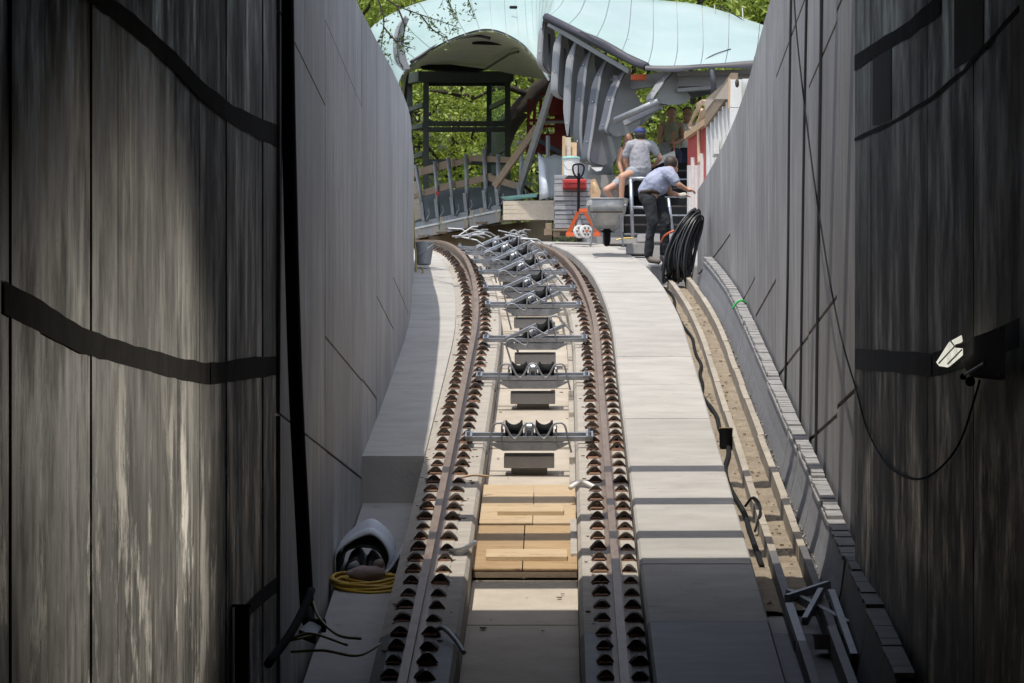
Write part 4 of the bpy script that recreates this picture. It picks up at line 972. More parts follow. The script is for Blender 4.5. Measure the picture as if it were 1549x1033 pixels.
bk = thing('bucket', P(864, 264, 54.0), 'white plastic bucket with a lid on top of the paving slabs', 'bucket')
mb = MB(); mb.lathe(P(864, 267, 54.0), [(.12, 0), (.135, .27), (.142, .27), (.142, .285)], 20); mb.build('tub', 'white', bk, 'auto')
mb = MB(); mb.lathe(P(864, 241, 54.0), [(.15, 0), (.15, .025), (.142, .035)], 20); mb.build('lid', 'teal', bk, 'auto')
mb = MB(); mb.tube(cat_rom([P(851, 245, 53.85), P(858, 256, 53.83), P(868, 255, 53.83), P(877, 245, 53.86)], 4), .006, 5); mb.build('handle', 'galvdull', bk, True)
tb = thing('toolbox', P(869, 286, 53.5), 'red toolbox with a black lid sitting on the paving slabs', 'toolbox')
mb = MB(); a, b = P(851, 273, 53.55), P(887, 286, 53.55); mb.box(((a.x + b.x) / 2, 53.5, (a.z + b.z) / 2), (b.x - a.x, .24, a.z - b.z)); mb.build('case', 'red', tb, bevel=.012)
mb = MB(); mb.prism([P(851, 272.5, 53.4), P(887, 272.5, 53.4), P(878, 266, 53.5), P(860, 265, 53.5)], (0, .2, 0)); mb.build('lid', 'black', tb)
mb = MB(); mb.box(P(869, 275, 53.36), (.34, .02, .03)); mb.build('rim', 'red', tb)
for x in (858, 880):
    mb = MB(); mb.box(P(x, 277, 53.35), (.03, .02, .05)); mb.build('latch', 'darkred', tb)
mb = MB(); mb.prism([P(893, 272, 54.4), P(900, 270, 54.4), P(909, 290, 54.2), P(906, 306, 54.2), P(893, 306, 54.4)], (0, .04, 0)); tag(mb.build('wooden_board', 'woodnew'), 'pale wooden panel leaning beside the paving slabs', 'panel')

# pallet jack
pj = thing('pallet_jack', P(880, 358, 52.9), 'orange pallet jack with a black handle before the paving slabs', 'pallet jack')
jy = 52.8
mb = MB(); mb.bar(P(875, 322, jy), P(875.5, 262, jy - .1), .045, .03); mb.build('tiller', 'black', pj)
mb = MB(); mb.tube(cat_rom([P(874.5, 270, jy - .1), P(868, 262, jy - .1), P(867, 251, jy - .12), P(875, 248, jy - .12), P(883, 251, jy - .12), P(882, 262, jy - .1), P(876, 270, jy - .1)], 4), .016, 6); mb.build('handle', 'black', pj, True)
mb = MB(); mb.bar(P(874.5, 248, jy - .11), P(875, 264, jy - .11), .02, .02); mb.build('handle_stem', 'black', pj)
for x0, x1, x2 in ((858, 872, 1), (907, 886, -1)):
    mb = MB(); mb.prism([P(x0, 356, jy - .02), P(x0 - 2 * x2 + 2 * x2, 350, jy - .02), P(x1, 320, jy - .1), P(x1 + 5 * x2, 320, jy - .1), P(x0 + 6 * x2, 352, jy - .02)], (0, .05, 0)); mb.build('frame_leg', 'orange', pj)
mb = MB(); mb.bar(P(856, 354.5, jy), P(872, 354.5, jy), .06, .06); mb.build('fork', 'orange', pj)
mb = MB(); mb.bar(P(893, 354.5, jy), P(908, 354.5, jy), .06, .06); mb.build('fork', 'orange', pj)
mb = MB(); mb.bar(P(876, 319, jy - .06), P(888, 318, jy - .06), .06, .06); mb.build('head', 'orange', pj)
mb = MB(); mb.lathe(P(876, 348, jy), [(.06, 0), (.06, .16), (.03, .17), (.03, .26)], 12); mb.build('pump', 'galvdull', pj, 'auto')
for x, dy in ((885.5, -.18), (876, -.08)):
    c = P(x, 350.5, jy + dy)
    mb = MB(); mb.lathe(c, [(.098, 0), (.105, .015), (.105, .045), (.098, .06)], 20, (.3, -1, 0)); mb.build('wheel', 'white', pj, 'auto')
    mb = MB(); mb.lathe(c + Vector((.02, -.068, 0)), [(.022, 0), (.022, .02)], 10, (.3, -1, 0)); mb.build('hub', 'orange', pj)
    for k in range(6):
        an = k * math.pi / 3; u = Vector((1, .3, 0)).normalized(); q = c + Vector((.02, -.064, 0)) + (u * math.cos(an) + Vector((0, 0, 1)) * math.sin(an)) * .058
        mb = MB(); mb.lathe(q, [(.016, 0), (.016, .006)], 8, (.3, -1, 0)); mb.build('wheel_hole', 'findark', pj)

# wheelbarrow
wb = thing('wheelbarrow', P(918, 373, 50), 'worn galvanised wheelbarrow standing on the slabs, seen from its handles', 'wheelbarrow')
wy = 50.0
def ring(y, hw, hd, z0, Y): return [Vector((P(918, y, Y).x + hw * cx_, Y + hd * cy_, P(918, y, Y).z)) for cx_, cy_ in ((-1, -.7), (-.8, -1), (.8, -1), (1, -.7), (1, .7), (.8, 1), (-.8, 1), (-1, .7))]
r0, r1, r2 = ring(306, .31, .42, 0, wy), ring(322, .27, .38, 0, wy), ring(343, .19, .22, 0, wy + .05)
mb = MB(); k = 8; vs = r0 + r1 + r2; fs = [(i * k + j, i * k + (j + 1) % k, (i + 1) * k + (j + 1) % k, (i + 1) * k + j) for i in range(2) for j in range(k)] + [tuple(range(16, 24))]
mb.add(vs, fs); o = mb.build('tray', 'tin', wb, 'auto'); s_ = o.modifiers.new('th', 'SOLIDIFY'); s_.thickness = .012
mb = MB(); mb.tube(r0, .012, 6, closed=True); mb.build('rim', 'galvdull', wb, True)
mb = MB(); mb.bar(P(892, 320.5, wy - .40), P(944, 320.5, wy - .40), .03, .025); mb.build('brace', 'rust', wb)
for s_ in (-1, 1):
    cxp = 918
    mb = MB(); mb.tube(cat_rom([P(cxp + 28 * s_, 310, wy - .75), P(cxp + 26 * s_, 322, wy - .55), P(cxp + 17 * s_, 344, wy - .25), P(cxp + 8 * s_, 350, wy + .5)], 4), .018, 8); mb.build('handle', 'galvdull', wb, True)
    mb = MB(); mb.tube(cat_rom([P(cxp + 17 * s_, 322, wy - .4), P(cxp + 21 * s_, 346, wy - .28), P(cxp + 25 * s_, 373, wy - .25)], 4), .016, 8); mb.build('leg', 'galvdull', wb, True)
mb = MB(); c = P(918, 354, wy + .55); mb.lathe(c - Vector((.055, 0, 0)), [(.12, 0), (.18, .02), (.19, .055), (.18, .09), (.12, .11)], 20, (1, 0, 0)); mb.build('wheel', 'black', wb, 'auto')
mb = MB(); mb.bar(P(906, 350, wy + .4), P(930, 350, wy + .4), .03, .03); mb.build('axle', 'black', wb)

# stairs with the steel hand rail
sr = thing('site_stairs', P(1000, 358, 55), 'dark steel site stairs going up to the platform', 'stairs')
for i in range(8):
    Y = 54.6 + i * .34; z = 7.05 + i * .2
    mb = MB(); mb.box((P(1000, 0, Y).x + .05, Y + .15, z), (1.35, .30, .035)); mb.build('tread', 'findark', sr)
    mb = MB(); mb.box((P(1000, 0, Y).x + .05, Y + .012, z + .008), (1.35, .025, .022)); mb.build('nosing', 'galvdull' if i % 2 == 0 else 'rust', sr)
    mb = MB(); mb.box((P(1000, 0, Y).x + .05, Y + .29, z + .1), (1.33, .015, .17)); mb.build('riser', 'black', sr)
for x in (941, 1060):
    mb = MB(); mb.bar(P(x, 362, 54.4), P(x, 258, 57.4), .05, .25); mb.build('stringer', 'findark', sr)
hr = thing('hand_rail', P(958, 358, 54.3), 'galvanised tube frame standing in front of the site stairs', 'hand rail')
for p, q, r_ in (((957, 358, 54.3), (954, 271, 54.3), .03), ((1018, 352, 54.3), (1011, 300, 54.3), .025), ((952, 270, 54.3), (990, 270, 54.3), .03), ((957, 314, 54.3), (1014, 314, 54.3), .025)):
    mb = MB(); mb.tube([P(*p), P(*q)], r_, 8); mb.build('tube', 'galv', hr, True)
# kerb stones and blocks at the top of the walkway
for k, (x, y, Y, w_, h_, lab) in enumerate(((968, 378, 50.6, .42, .16, 'low concrete kerb behind the wheelbarrow'), (1000, 384, 50.2, .4, .22, 'concrete block behind the bending man\'s boots'), (940, 366, 53.3, .5, .1, 'flat concrete block with a yellow mark before the stairs'), (992, 362, 53.0, .6, .12, 'long concrete step at the foot of the stairs'))):
    mb = MB(); mb.box(P(x, y, Y), (w_, .3, h_)); tag(mb.build('kerb_stone', 'shadeconc', bevel=.01), lab, 'kerb stone')
mb = MB(); mb.tube(cat_rom([P(932, 363, 52.4), P(940, 361, 52.4), P(950, 360, 52.4), P(958, 360, 52.4)], 3), .012, 5); tag(mb.build('yellow_tape', 'yellow'), 'yellow tape lying before the stairs', 'tape')

# ================================================================= SITE HUT BEHIND THE SUNNY WALL
hut = thing('site_hut', P(1085, 260, 49), 'red and white site hut behind the end of the sunny wall', 'site hut')
def hp(x, y):
    t = (x - 1040) / 90; return P(x, y, 54 - 8.5 * t)
def hpan(x0, x1, yt0, yt1, yb, name, mat, th=.05, off=0):
    mb = MB(); o_ = Vector((-off, 0, 0)); mb.prism([hp(x0, yt0) + o_, hp(x1, yt1) + o_, hp(x1, yb) + o_, hp(x0, yb) + o_], (th, 0, 0)); mb.build(name, mat, hut)
hpan(1040, 1072, 208, 184, 330, 'red_panel', 'red')
hpan(1073, 1112, 180, 140, 330, 'glazed_front', 'soffit')
for x in (1074, 1080, 1086, 1092, 1098, 1104, 1110): hpan(x, x + 1.6, 186 - (x - 1074) * 1.0, 184 - (x - 1074) * 1.0, 330, 'mullion', 'white', .05, .06)
hpan(1076, 1114, 168, 118, 150, 'soffit_board', 'woodpale', .05, .09)
for x0, x1, yt in ((1044, 1047, 250), (1049.5, 1051, 238), (1054, 1056, 250), (1061, 1064.5, 232)): hpan(x0, x1, yt, yt, 330, 'white_strip', 'white', .05, .05)
mb = MB(); mb.bar(hp(1042, 206) + Vector((-.02, 0, 0)), hp(1073, 184) + Vector((-.02, 0, 0)), .12, .10); mb.build('capping_beam', 'woodnew', hut)
mb = MB(); mb.bar(hp(1074, 180) + Vector((-.03, 0, 0)), hp(1114, 124) + Vector((-.03, 0, 0)), .10, .26); mb.build('capping_beam', 'wood', hut)
mb = MB(); mb.bar(P(1036, 204, 54.1), P(1047, 203, 54.1), .12, .10); mb.build('beam_end', 'woodnew', hut)
for x0, x1, y0, y1 in ((1104, 1122, 120, 162), (1104, 1120, 163, 215), (1123, 1136, 119, 150)):
    mb = MB(); mb.prism([P(x0, y0, 45.4), P(x1, y0, 45.2), P(x1, y1, 45.2), P(x0, y1, 45.4)], (0, .1, 0)); mb.build('white_block', 'white', hut)
mb = MB(); mb.ball(P(1115, 126, 45.1), (.03, .03, .06), 8, 5); mb.build('lamp_hole', 'rust', hut)
mb = MB(); mb.bar(P(1103.5, 118, 45), P(1102.5, 165, 45), .03, .03); mb.build('edge_trim', 'woodnew', hut)
mb = MB(); mb.box(hp(1093, 224) + Vector((-.1, 0, 0)), (.08, .35, .22)); mb.build('vent_box', 'white', hut)
mb = MB()
for k in range(4):
    mb.tube(cat_rom([hp(1066, 156 + k * 2) + Vector((-0.060, 0, 0)), hp(1058, 170 + k * 2) + Vector((-0.075, 0, 0)), hp(1052 - k, 190) + Vector((-0.075, 0, 0)), hp(1056, 196) + Vector((-0.066, 0, 0)), hp(1064, 176 + k * 3) + Vector((-0.060, 0, 0)), hp(1074, 158 + k * 2) + Vector((-0.048, 0, 0)), hp(1068, 152 + k * 2) + Vector((-0.042, 0, 0)), hp(1060, 158 + k) + Vector((-0.060, 0, 0))], 4), .018, 6)
mb.tube(cat_rom([hp(1068, 166) + Vector((-0.060, 0, 0)), hp(1064, 190) + Vector((-0.066, 0, 0)), hp(1063, 225) + Vector((-0.060, 0, 0)), hp(1063.5, 248) + Vector((-0.060, 0, 0))], 4), .03, 7)
tag(mb.build('hose_coil', 'hosebeige', smooth=True), 'beige hose coiled over the end of the red hut', 'hose')
mb = MB(); mb.prism([P(996, 218, 58.2), P(1010, 214, 58.2), P(1018, 236, 58), P(1004, 246, 58)], (0, .03, 0)); tag(mb.build('metal_sheet', 'galv'), 'bright bent metal sheet held up behind the seated man', 'sheet')
mb = MB(); mb.prism([P(990, 240, 57.2), P(1020, 228, 57.2), P(1022, 236, 57.2), P(994, 250, 57.2)], (0, .03, 0)); tag(mb.build('sheet_edge', 'white'), 'white edged sheet lying across the seated man\'s knees', 'sheet')
mb = MB(); mb.tube(cat_rom([P(1018, 200, 59), P(1020, 228, 58.6), P(1023, 247, 58), P(1042, 248, 57.4)], 4), .014, 6); tag(mb.build('orange_hose', 'orange', smooth=True), 'orange hose hanging past the standing men', 'hose')

# ================================================================= COIL OF BLACK CABLE
random.seed(14)
cc = thing('cable_coil', P(1030, 428, 46.8), 'big bundle of black cable hung in long loops beside the bending man', 'cable coil')
for i in range(46):
    f = (i * 7 % 46) / 45
    tx, ty = 1049 + 10 * f + random.uniform(-3, 3), 318 + random.uniform(-5, 14) + 8 * f * f
    bx, by = 1003 + 42 * f + random.uniform(-3, 3), 424 + random.uniform(-16, 5) - 2 * f
    wd = random.uniform(3, 11); Yt = 46.9 + random.uniform(-.12, .16); lean = random.uniform(-4, 4)
    pts = []
    for k in range(14):
        a = 2 * math.pi * k / 14; s_ = (1 - math.cos(a)) / 2
        x = tx + (bx - tx) * s_ + wd * math.sin(a) * (1.1 - .4 * s_) - 7 * math.sin(math.pi * s_); y = ty + (by - ty) * s_
        pts.append(P(x, y, Yt - .1 + .12 * math.sin(a) - .15 * s_))
    mb = MB(); mb.tube(cat_rom(pts + [pts[0]], 3)[:-1], random.choice((.012, .014, .016)), 6, closed=True); mb.build('loop', 'blackgloss', cc, True)
mb = MB(); mb.tube(cat_rom([P(1000, 366, 46.7), P(1004, 358, 46.6), P(1012, 352, 46.5), P(1020, 349, 46.5)], 3), .014, 5); mb.build('orange_lead', 'orange', cc, True)

# ================================================================= TIN PAIL AND HOSE BY THE SHADED WALL
tp = thing('tin_pail', P(641, 401, 49.2), 'dented tin pail against the end of the shaded wall', 'pail')
mb = MB(); z0 = P(641, 400, 49.2); mb.lathe(z0, [(.105, 0), (.15, .31), (.155, .31), (.155, .325), (.14, .32), (.10, .02)], 20); mb.build('body', 'galvdull', tp, 'auto')
mb = MB(); mb.tube(cat_rom([P(626, 370, 49.1), P(630, 384, 49.0), P(642, 379, 49.0), P(656, 369, 49.1)], 4), .006, 5); mb.build('handle', 'galvdull', tp, True)
mb = MB(); mb.tube(cat_rom([P(625.5, 318, 49.6), P(626.5, 350, 49.3), P(629, 385, 48.9), P(630, 416, 48.5), P(636, 418, 48.3), P(640, 410, 48.4), P(636, 404, 48.5)], 5), .014, 6); tag(mb.build('olive_hose', 'olive', smooth=True), 'olive hose hanging down beside the tin pail', 'hose')

# ================================================================= NEAR LEFT: TARP ROLL, HOSE, SACK, PIPE, CABLES
tz = lambda x, y: y
def WL(Y, a, d=0): return T(Y, a, -.62 + d)
fr = thing('folded_fleece', WL(29, -1.3), 'folded grey fleece with a black lining lying on the lower walkway', 'fleece roll')
def sheet(prof, Y0, Y1, mat, name, th, wob):
    rows = []
    for k in range(13):
        Y = Y0 + (Y1 - Y0) * k / 12
        rows.append([WL(Y, a + wob * noise.noise(Vector((a * 4, Y * 1.5, 1))), d * (1 + .10 * math.sin(k * .9)) + wob * .4 * noise.noise(Vector((a * 6, Y * 2, 5)))) for a, d in prof])
    mb = MB(); mb.grid(rows); o = mb.build(name, mat, fr, True); s_ = o.modifiers.new('th', 'SOLIDIFY'); s_.thickness = th; s_.offset = -1; return o
arc = [(-1.64, .02), (-1.64, .18), (-1.58, .26), (-1.48, .34), (-1.36, .385), (-1.27, .35), (-1.19, .26), (-1.16, .15), (-1.20, .05)]
sheet(cat_rom([Vector((a, d, 0)) for a, d in arc], 3) and [(v.x, v.y) for v in cat_rom([Vector((a, d, 0)) for a, d in arc], 3)], 28.7, 29.35, 'tarpw', 'outer_fold', .012, .03)
sheet([(v.x, v.y) for v in cat_rom([Vector((a, d, 0)) for a, d in ((-1.62, .03), (-1.60, .17), (-1.52, .25), (-1.40, .27), (-1.28, .24), (-1.20, .12), (-1.21, .03))], 3)], 28.72, 29.3, 'tarpb', 'inner_fold', .012, .02)
sheet([(v.x, v.y) for v in cat_rom([Vector((a, d, 0)) for a, d in ((-1.57, .02), (-1.54, .12), (-1.46, .17), (-1.40, .09), (-1.34, .15), (-1.26, .05), (-1.16, .03))], 3)], 28.66, 29.3, 'tarpb', 'inner_fold', .01, .02)
sheet([(v.x, v.y) for v in cat_rom([Vector((a, d, 0)) for a, d in ((-1.36, .02), (-1.26, .03), (-1.16, .07), (-1.09, .16), (-1.05, .20), (-1.03, .10))], 3)], 28.64, 29.4, 'tarpw', 'loose_flap', .012, .03)
sheet([(v.x, v.y) for v in cat_rom([Vector((a, d, 0)) for a, d in ((-1.24, .02), (-1.16, .03), (-1.10, .10), (-1.07, .12), (-1.05, .05))], 3)], 28.6, 29.2, 'tarpb', 'loose_flap', .012, .03)
sk = MB(); random.seed(2); base = WL(28.35, -1.36, .02)
sk.ball(base + Vector((0, 0, .085)), (.17, .12, .085), 14, 8); sk.ball(base + Vector((.10, 0, .16)), (.05, .05, .07), 8, 6); sk.v = [tuple(Vector(v) + Vector((0, 0, .05 if v[2] > base.z + .05 else 0)) * noise.noise(Vector(v) * 9) + Vector((.03 * noise.noise(Vector(v) * 14), 0, 0))) for v in sk.v]
tag(sk.build('sack', 'sack', smooth=True), 'crumpled brownish sack resting on the yellow hose', 'sack')
hc = thing('hose_coil', WL(28.35, -1.35), 'flat coil of yellow hose on the lower walkway', 'hose')
random.seed(8)
for i in range(9):
    pts = []; rx, ry = .33 - .012 * i, .30 - .02 * i; ph = random.random(); ox = random.uniform(-.03, .03)
    for k in range(16):
        a = 2 * math.pi * k / 16; pts.append(WL(28.35 + ry * math.sin(a) + random.uniform(-.01, .01), -1.34 + ox + rx * math.cos(a), .02 + .014 * (i % 5) + .012 * math.sin(a * 2 + ph * 6)))
    mb = MB(); mb.tube(cat_rom(pts + [pts[0]], 3)[:-1], .014, 6, closed=True); mb.build('loop', 'yellow', hc, True)
dp_ = thing('drain_pipe', P(462, 945, 24.2), 'thick black pipe hanging down the seam between tunnel lining and wall', 'pipe')
mb = MB(); mb.tube(cat_rom([P(433, -60, 24.0), P(437, 200, 24.0), P(446, 550, 23.9), P(458, 800, 23.8), P(465, 930, 23.7)], 5), .052, 12); mb.build('tube', 'black', dp_, True)
mb = MB(); mb.tube(cat_rom([P(464, 925, 23.6), P(470, 945, 23.4), P(492, 946, 23.4)], 4), .05, 12); mb.build('elbow', 'black', dp_, True)
mb = MB(); mb.tube(cat_rom([P(471, 893, 23.2), P(455, 930, 22.8), P(435, 965, 22.4), P(405, 1005, 22)], 4), .03, 8); tag(mb.build('black_hose', 'black', smooth=True), 'black hose slanting down to the left from the foot of the pipe', 'hose')
for k, (pts, lab) in enumerate((([(470, 890, 24), (480, 930, 23.4), (510, 960, 22.8), (546, 966, 22.6)], 'thin cable curving right from the pipe foot, upper one'),
        ([(480, 960, 22.8), (470, 962, 22.8), (440, 968, 22.6), (470, 958, 22.7), (525, 976, 22.4)], 'thin cable curving right from the pipe foot, lower one'),
        ([(440, 986, 22.3), (490, 984, 22.3), (540, 992, 22.2), (575, 974, 22.6)], 'thin cable lying across the dark walkway near the rail'))):
    mb = MB(); mb.tube(cat_rom([P(*p) for p in pts], 5), .010, 5); tag(mb.build('thin_cable', 'olive', smooth=True), lab, 'cable')
mb = MB(); mb.prism([P(452, 952, 23), P(470, 938, 23.4), P(486, 948, 23.2), P(478, 962, 22.9)], (0, 0, -.06)); tag(mb.build('green_box', 'frame'), 'small dark green box at the foot of the pipe', 'box')

# ================================================================= LAMP AND CABLES ON THE RIGHT LINING
fl = thing('flood_lamp', on_lining(RL, 1500, 545), 'angular floodlight with a pale glass cover on the dark right wall', 'floodlight')
def lp(x, y, o): return on_lining(RL, x, y, 0) + Vector((-.12 - o, -.1, 0))
q = [lp(1453, 548, .06), lp(1460, 530, .08), lp(1494, 508, .08), lp(1495, 520, .08), lp(1485, 528, .08), lp(1496, 536, .08), lp(1474, 555, .06), lp(1460, 556, .06)]
mb = MB(); mb.prism([lp(1453, 548, .03), lp(1478, 518, .05), lp(1495, 509, .05), lp(1497, 519, .05), lp(1485, 522, .05), lp(1485, 528, .05), lp(1497, 529, .05), lp(1497, 540, .05), lp(1472, 556, .03), lp(1458, 554, .03)], (0, .10, 0)); mb.build('glass_cover', 'lampglow', fl, bevel=.006)
mb = MB(); mb.prism([lp(1484, 545, .0), lp(1500, 538, .0), lp(1500, 512, 0), lp(1549, 495, 0), lp(1549, 575, 0), lp(1500, 570, 0)], (0, .12, 0)); mb.build('housing', 'black', fl)
mb = MB(); mb.ball(lp(1503, 579, .03), .03, 10, 8); mb.build('knob', 'black', fl, True)
for q0, q1 in (((1460, 552), (1486, 527)), ((1478, 518), (1486, 527)), ((1474, 553), (1497, 532))):
    mb = MB(); mb.tube([lp(*q0, .055) + Vector((0, -.02, 0)), lp(*q1, .06) + Vector((0, -.02, 0))], .005, 5); mb.build('glass_rib', 'galvdull', fl)
for q0 in ((1503, 518), (1503, 560), (1540, 500), (1540, 570)):
    mb = MB(); mb.lathe(lp(*q0, .0) + Vector((0, -.005, 0)), [(.008, 0), (.008, .012)], 6, (0, -1, 0)); mb.build('screw', 'galvdull', fl)
ld = bpy.data.lights.new('flood_lamp_light', 'SPOT'); ld.energy = 400; ld.color = (1, .93, .82); ld.spot_size = R(62); ld.spot_blend = 1; ld.shadow_soft_size = .06
lo_ = bpy.data.objects.new('flood_lamp_light', ld); col.objects.link(lo_); lo_.parent = fl; lo_.matrix_parent_inverse = fl.matrix_basis.inverted()
lo_.location = lp(1474, 535, .16); lo_.rotation_euler = (lo_.location - Vector((-1.95, 18.2, .95))).to_track_quat('Z', 'Y').to_euler()
mb = MB(); mb.ball(lp(1492, 572, .03), .02, 8, 6); mb.build('knob', 'black', fl, True)
mb = MB(); mb.tube(cat_rom([lp(1488, 573, .02), lp(1500, 566, .03), lp(1524, 552, .03)], 4), .008, 5); mb.build('bracket', 'galvdull', fl)
mb = MB()
def wp(x, y): 
    return P(x, y, 2.62 * 5000 / max(260, x - CX) - .3 if x < 1290 else on_lining(RL, x, y).y - .15)
mb.tube(cat_rom([wp(1199, -40), wp(1206, 60), wp(1222, 200), wp(1240, 330), wp(1258, 440), wp(1275, 520), wp(1296, 592), wp(1312, 650), wp(1340, 700), wp(1372, 722), wp(1400, 722), wp(1430, 700), wp(1455, 662), wp(1478, 590), wp(1482, 575)], 5), .0072, 6)
tag(mb.build('lamp_cable', 'black', smooth=True), 'thin black cable slung in a loop from the wall top to the floodlight', 'cable')
# ================================================================= PEOPLE
def cap(mb, a, ra, b, rb):
    mb.ball(a, ra, 10, 6); mb.ball(b, rb, 10, 6); mb.tube([a, b], [ra, rb], 10)
def chain(mb, pts):
    for (a, ra), (b, rb) in zip(pts, pts[1:]): cap(mb, a, ra, b, rb)
def hand(mb, wrist, dirv, curl=Vector((0, 0, -1)), side=1):
    d = dirv.normalized(); s = d.cross(curl).normalized() * side
    palm = wrist + d * .05; mb.ball(palm, (.042, .042, .038), 8, 6); cap(mb, wrist, .032, palm, .036)
    for k, L_ in enumerate((.060, .072, .068, .052)):
        b = palm + s * (-.033 + .022 * k) + d * .03; m = b + d * L_ * .6 + curl * .008; e = m + d * L_ * .35 + curl * .026
        cap(mb, b, .0115, m, .0105); cap(mb, m, .0105, e, .009)
    th = palm - s * .035; m = th - s * .025 + d * .028; cap(mb, th, .014, m, .012); cap(mb, m, .012, m + d * .028 + curl * .014, .010)
def head(mb, c, face, r=.098):
    f = face.normalized(); mb.ball(c + Vector((0, 0, .015)), (r * .86, r * .98, r * 1.12), 14, 10); mb.ball(c + f * .035 - Vector((0, 0, .055)), (r * .62, r * .68, r * .62), 10, 8)
    mb.ball(c + f * (r * 1.0) - Vector((0, 0, .012)), (.016, .02, .022), 8, 6)
    s = f.cross(Vector((0, 0, 1))).normalized()
    for k in (-1, 1): mb.ball(c + s * k * r * .9 - Vector((0, 0, .005)), (.014, .022, .03), 8, 6)
    cap(mb, c + f * r * .86 - s * .022 - Vector((0, 0, .055)), .009, c + f * r * .86 + s * .022 - Vector((0, 0, .055)), .009)
def eyes(c, face, par, r=.098):
    f = face.normalized(); s = f.cross(Vector((0, 0, 1))).normalized()
    for k in (-1, 1):
        mb = MB(); mb.ball(c + f * r * .88 + s * k * .034 + Vector((0, 0, .018)), .011, 8, 6); mb.build('eye', 'hair', par, True)
def wear(name, mat, par, vox, *chains, extra=None, it=3):
    mb = MB()
    for c in chains: chain(mb, c)
    if extra: extra(mb)
    me = smooth_mesh(mb, vox, it)
    if name in ('shirt', 'jeans', 'trousers', 'shorts'):
        for q in me.vertices: q.co += q.normal * (.020 * noise.noise(Vector((q.co.x * 9, q.co.y * 9, q.co.z * 5))) + .008 * noise.noise(q.co * 22))
    me.materials.append(M[mat]); return link(name, me, par)
def person(label, base, skin, build, group='workers at the top of the track'):
    t = thing('person', base, label, 'person', group)
    mb = MB(); build(mb); me = smooth_mesh(mb, .013, 2); me.materials.append(M[skin]); link('body', me, t); return t

# -- bending man by the cable coil
F = lambda x, y, dy=0: P(x, y, 48.6 + dy)
def b1(mb):
    head(mb, F(1017, 249, .12), Vector((.75, .35, -.5)))
    chain(mb, [(F(1015, 254, .06), .055), (F(1008, 264, 0), .11), (F(995, 275), .13), (F(983, 297), .13)])
    chain(mb, [(F(983, 300, -.08), .085), (F(987, 336, -.12), .058), (F(982, 382, -.05), .042), (F(983, 391, -.05), .04), (F(993, 395, -.12), .035)])
    chain(mb, [(F(996, 301, .10), .085), (F(1007, 338, .05), .058), (F(1004, 382, .12), .042), (F(1004, 391, .12), .04), (F(1014, 395, .05), .035)])
    chain(mb, [(F(1010, 262, -.12), .075), (F(1026, 279, -.2), .045), (F(1038, 286, -.12), .032)]); hand(mb, F(1038, 286, -.12), Vector((.9, .1, -.2)))
    chain(mb, [(F(1006, 272, .14), .07), (F(1013, 291, .1), .045), (F(1029, 296, .02), .032)]); hand(mb, F(1029, 296, .02), Vector((.95, 0, .1)), side=-1)
p1 = person('man in a blue-grey shirt and dusty black jeans bending over the cable coil', F(990, 396), 'skin', b1)
wear('shirt', 'blueshirt', p1, .014, [(F(981, 289), .155), (F(988, 279), .17), (F(999, 271), .165), (F(1010, 264), .13)], [(F(994, 286, -.02), .12), (F(1000, 281, -.02), .12)],
     [(F(1010, 262, -.12), .10), (F(1017, 268, -.16), .085), (F(1021, 274, -.18), .075)], [(F(1005, 272, .14), .095), (F(1009, 281, .13), .08)])
wear('jeans', 'jeans', p1, .014, [(F(978, 297, -.04), .125), (F(989, 298, .06), .135)], [(F(982, 303, -.08), .112), (F(987, 336, -.12), .082), (F(983, 360, -.09), .070), (F(981.5, 386, -.05), .062)], [(F(997, 303, .10), .112), (F(1007, 338, .05), .082), (F(1004, 384, .12), .062)])
wear('belt', 'hairbrown', p1, .012, [(F(970, 290.5, -.09), .03), (F(983, 288.5, -.165), .03), (F(996, 291, -.10), .03)])
for dx, dy in ((0, 0), (21, .17)):
    wear('boot', 'shoe', p1, .012, [(F(982 + dx, 389, -.05 + dy), .055), (F(984 + dx, 393, -.06 + dy), .05), (F(996 + dx, 395.5, -.14 + dy), .042)])
def hair1(mb): mb.ball(F(1014.5, 246.5, .10), (.104, .118, .108), 12, 8)
wear('hair', 'hairbrown', p1, .012, extra=hair1)
wear('glove', 'glove', p1, .010, [(F(1030, 296, .02), .042), (F(1035, 295.5, .02), .046)])
eyes(F(1017, 249, .12), Vector((.75, .35, -.5)), p1)

# -- seated man, back to us
G = lambda x, y, dy=0: P(x, y, 55.5 + dy)
def b2(mb):
    head(mb, G(968.5, 202, 0), Vector((.1, 1, -.25)))
    chain(mb, [(G(968.5, 208), .055), (G(968, 219), .10), (G(968, 240), .14), (G(968, 257), .15)])
    cap(mb, G(954, 219.5), .07, G(983, 218.5), .07)
    chain(mb, [(G(953, 220), .065), (G(948, 240, .05), .043), (G(955, 254, .18), .032)]); hand(mb, G(955, 254, .18), Vector((.8, .5, -.2)))
    chain(mb, [(G(985, 219), .065), (G(999, 239, .05), .043), (G(990, 250, .25), .032)]); hand(mb, G(990, 250, .25), Vector((-.6, .7, -.1)), side=-1)
    chain(mb, [(G(963, 259, -.05), .085), (G(941, 267, -.28), .06), (G(940, 300, -.24), .042), (G(941, 307, -.24), .04), (G(936, 310, -.36), .035)])
    chain(mb, [(G(962, 262, .0), .085), (G(918, 287, -.12), .06), (G(927, 305, -.05), .042), (G(927, 310, -.05), .04), (G(921, 313, -.14), .033)])
p2 = person('seated man in a grey T-shirt, shorts and blue cap with his back turned', G(965, 270), 'skin', b2)
wear('shirt', 'greyshirt', p2, .014, [(G(968, 256), .19), (G(968, 240), .175), (G(968, 224), .15)], [(G(955, 221), .10), (G(968, 216), .085), (G(982, 220), .10)], [(G(953, 221), .092), (G(948, 233, .03), .072)], [(G(984, 220), .092), (G(993, 231, .03), .072)])
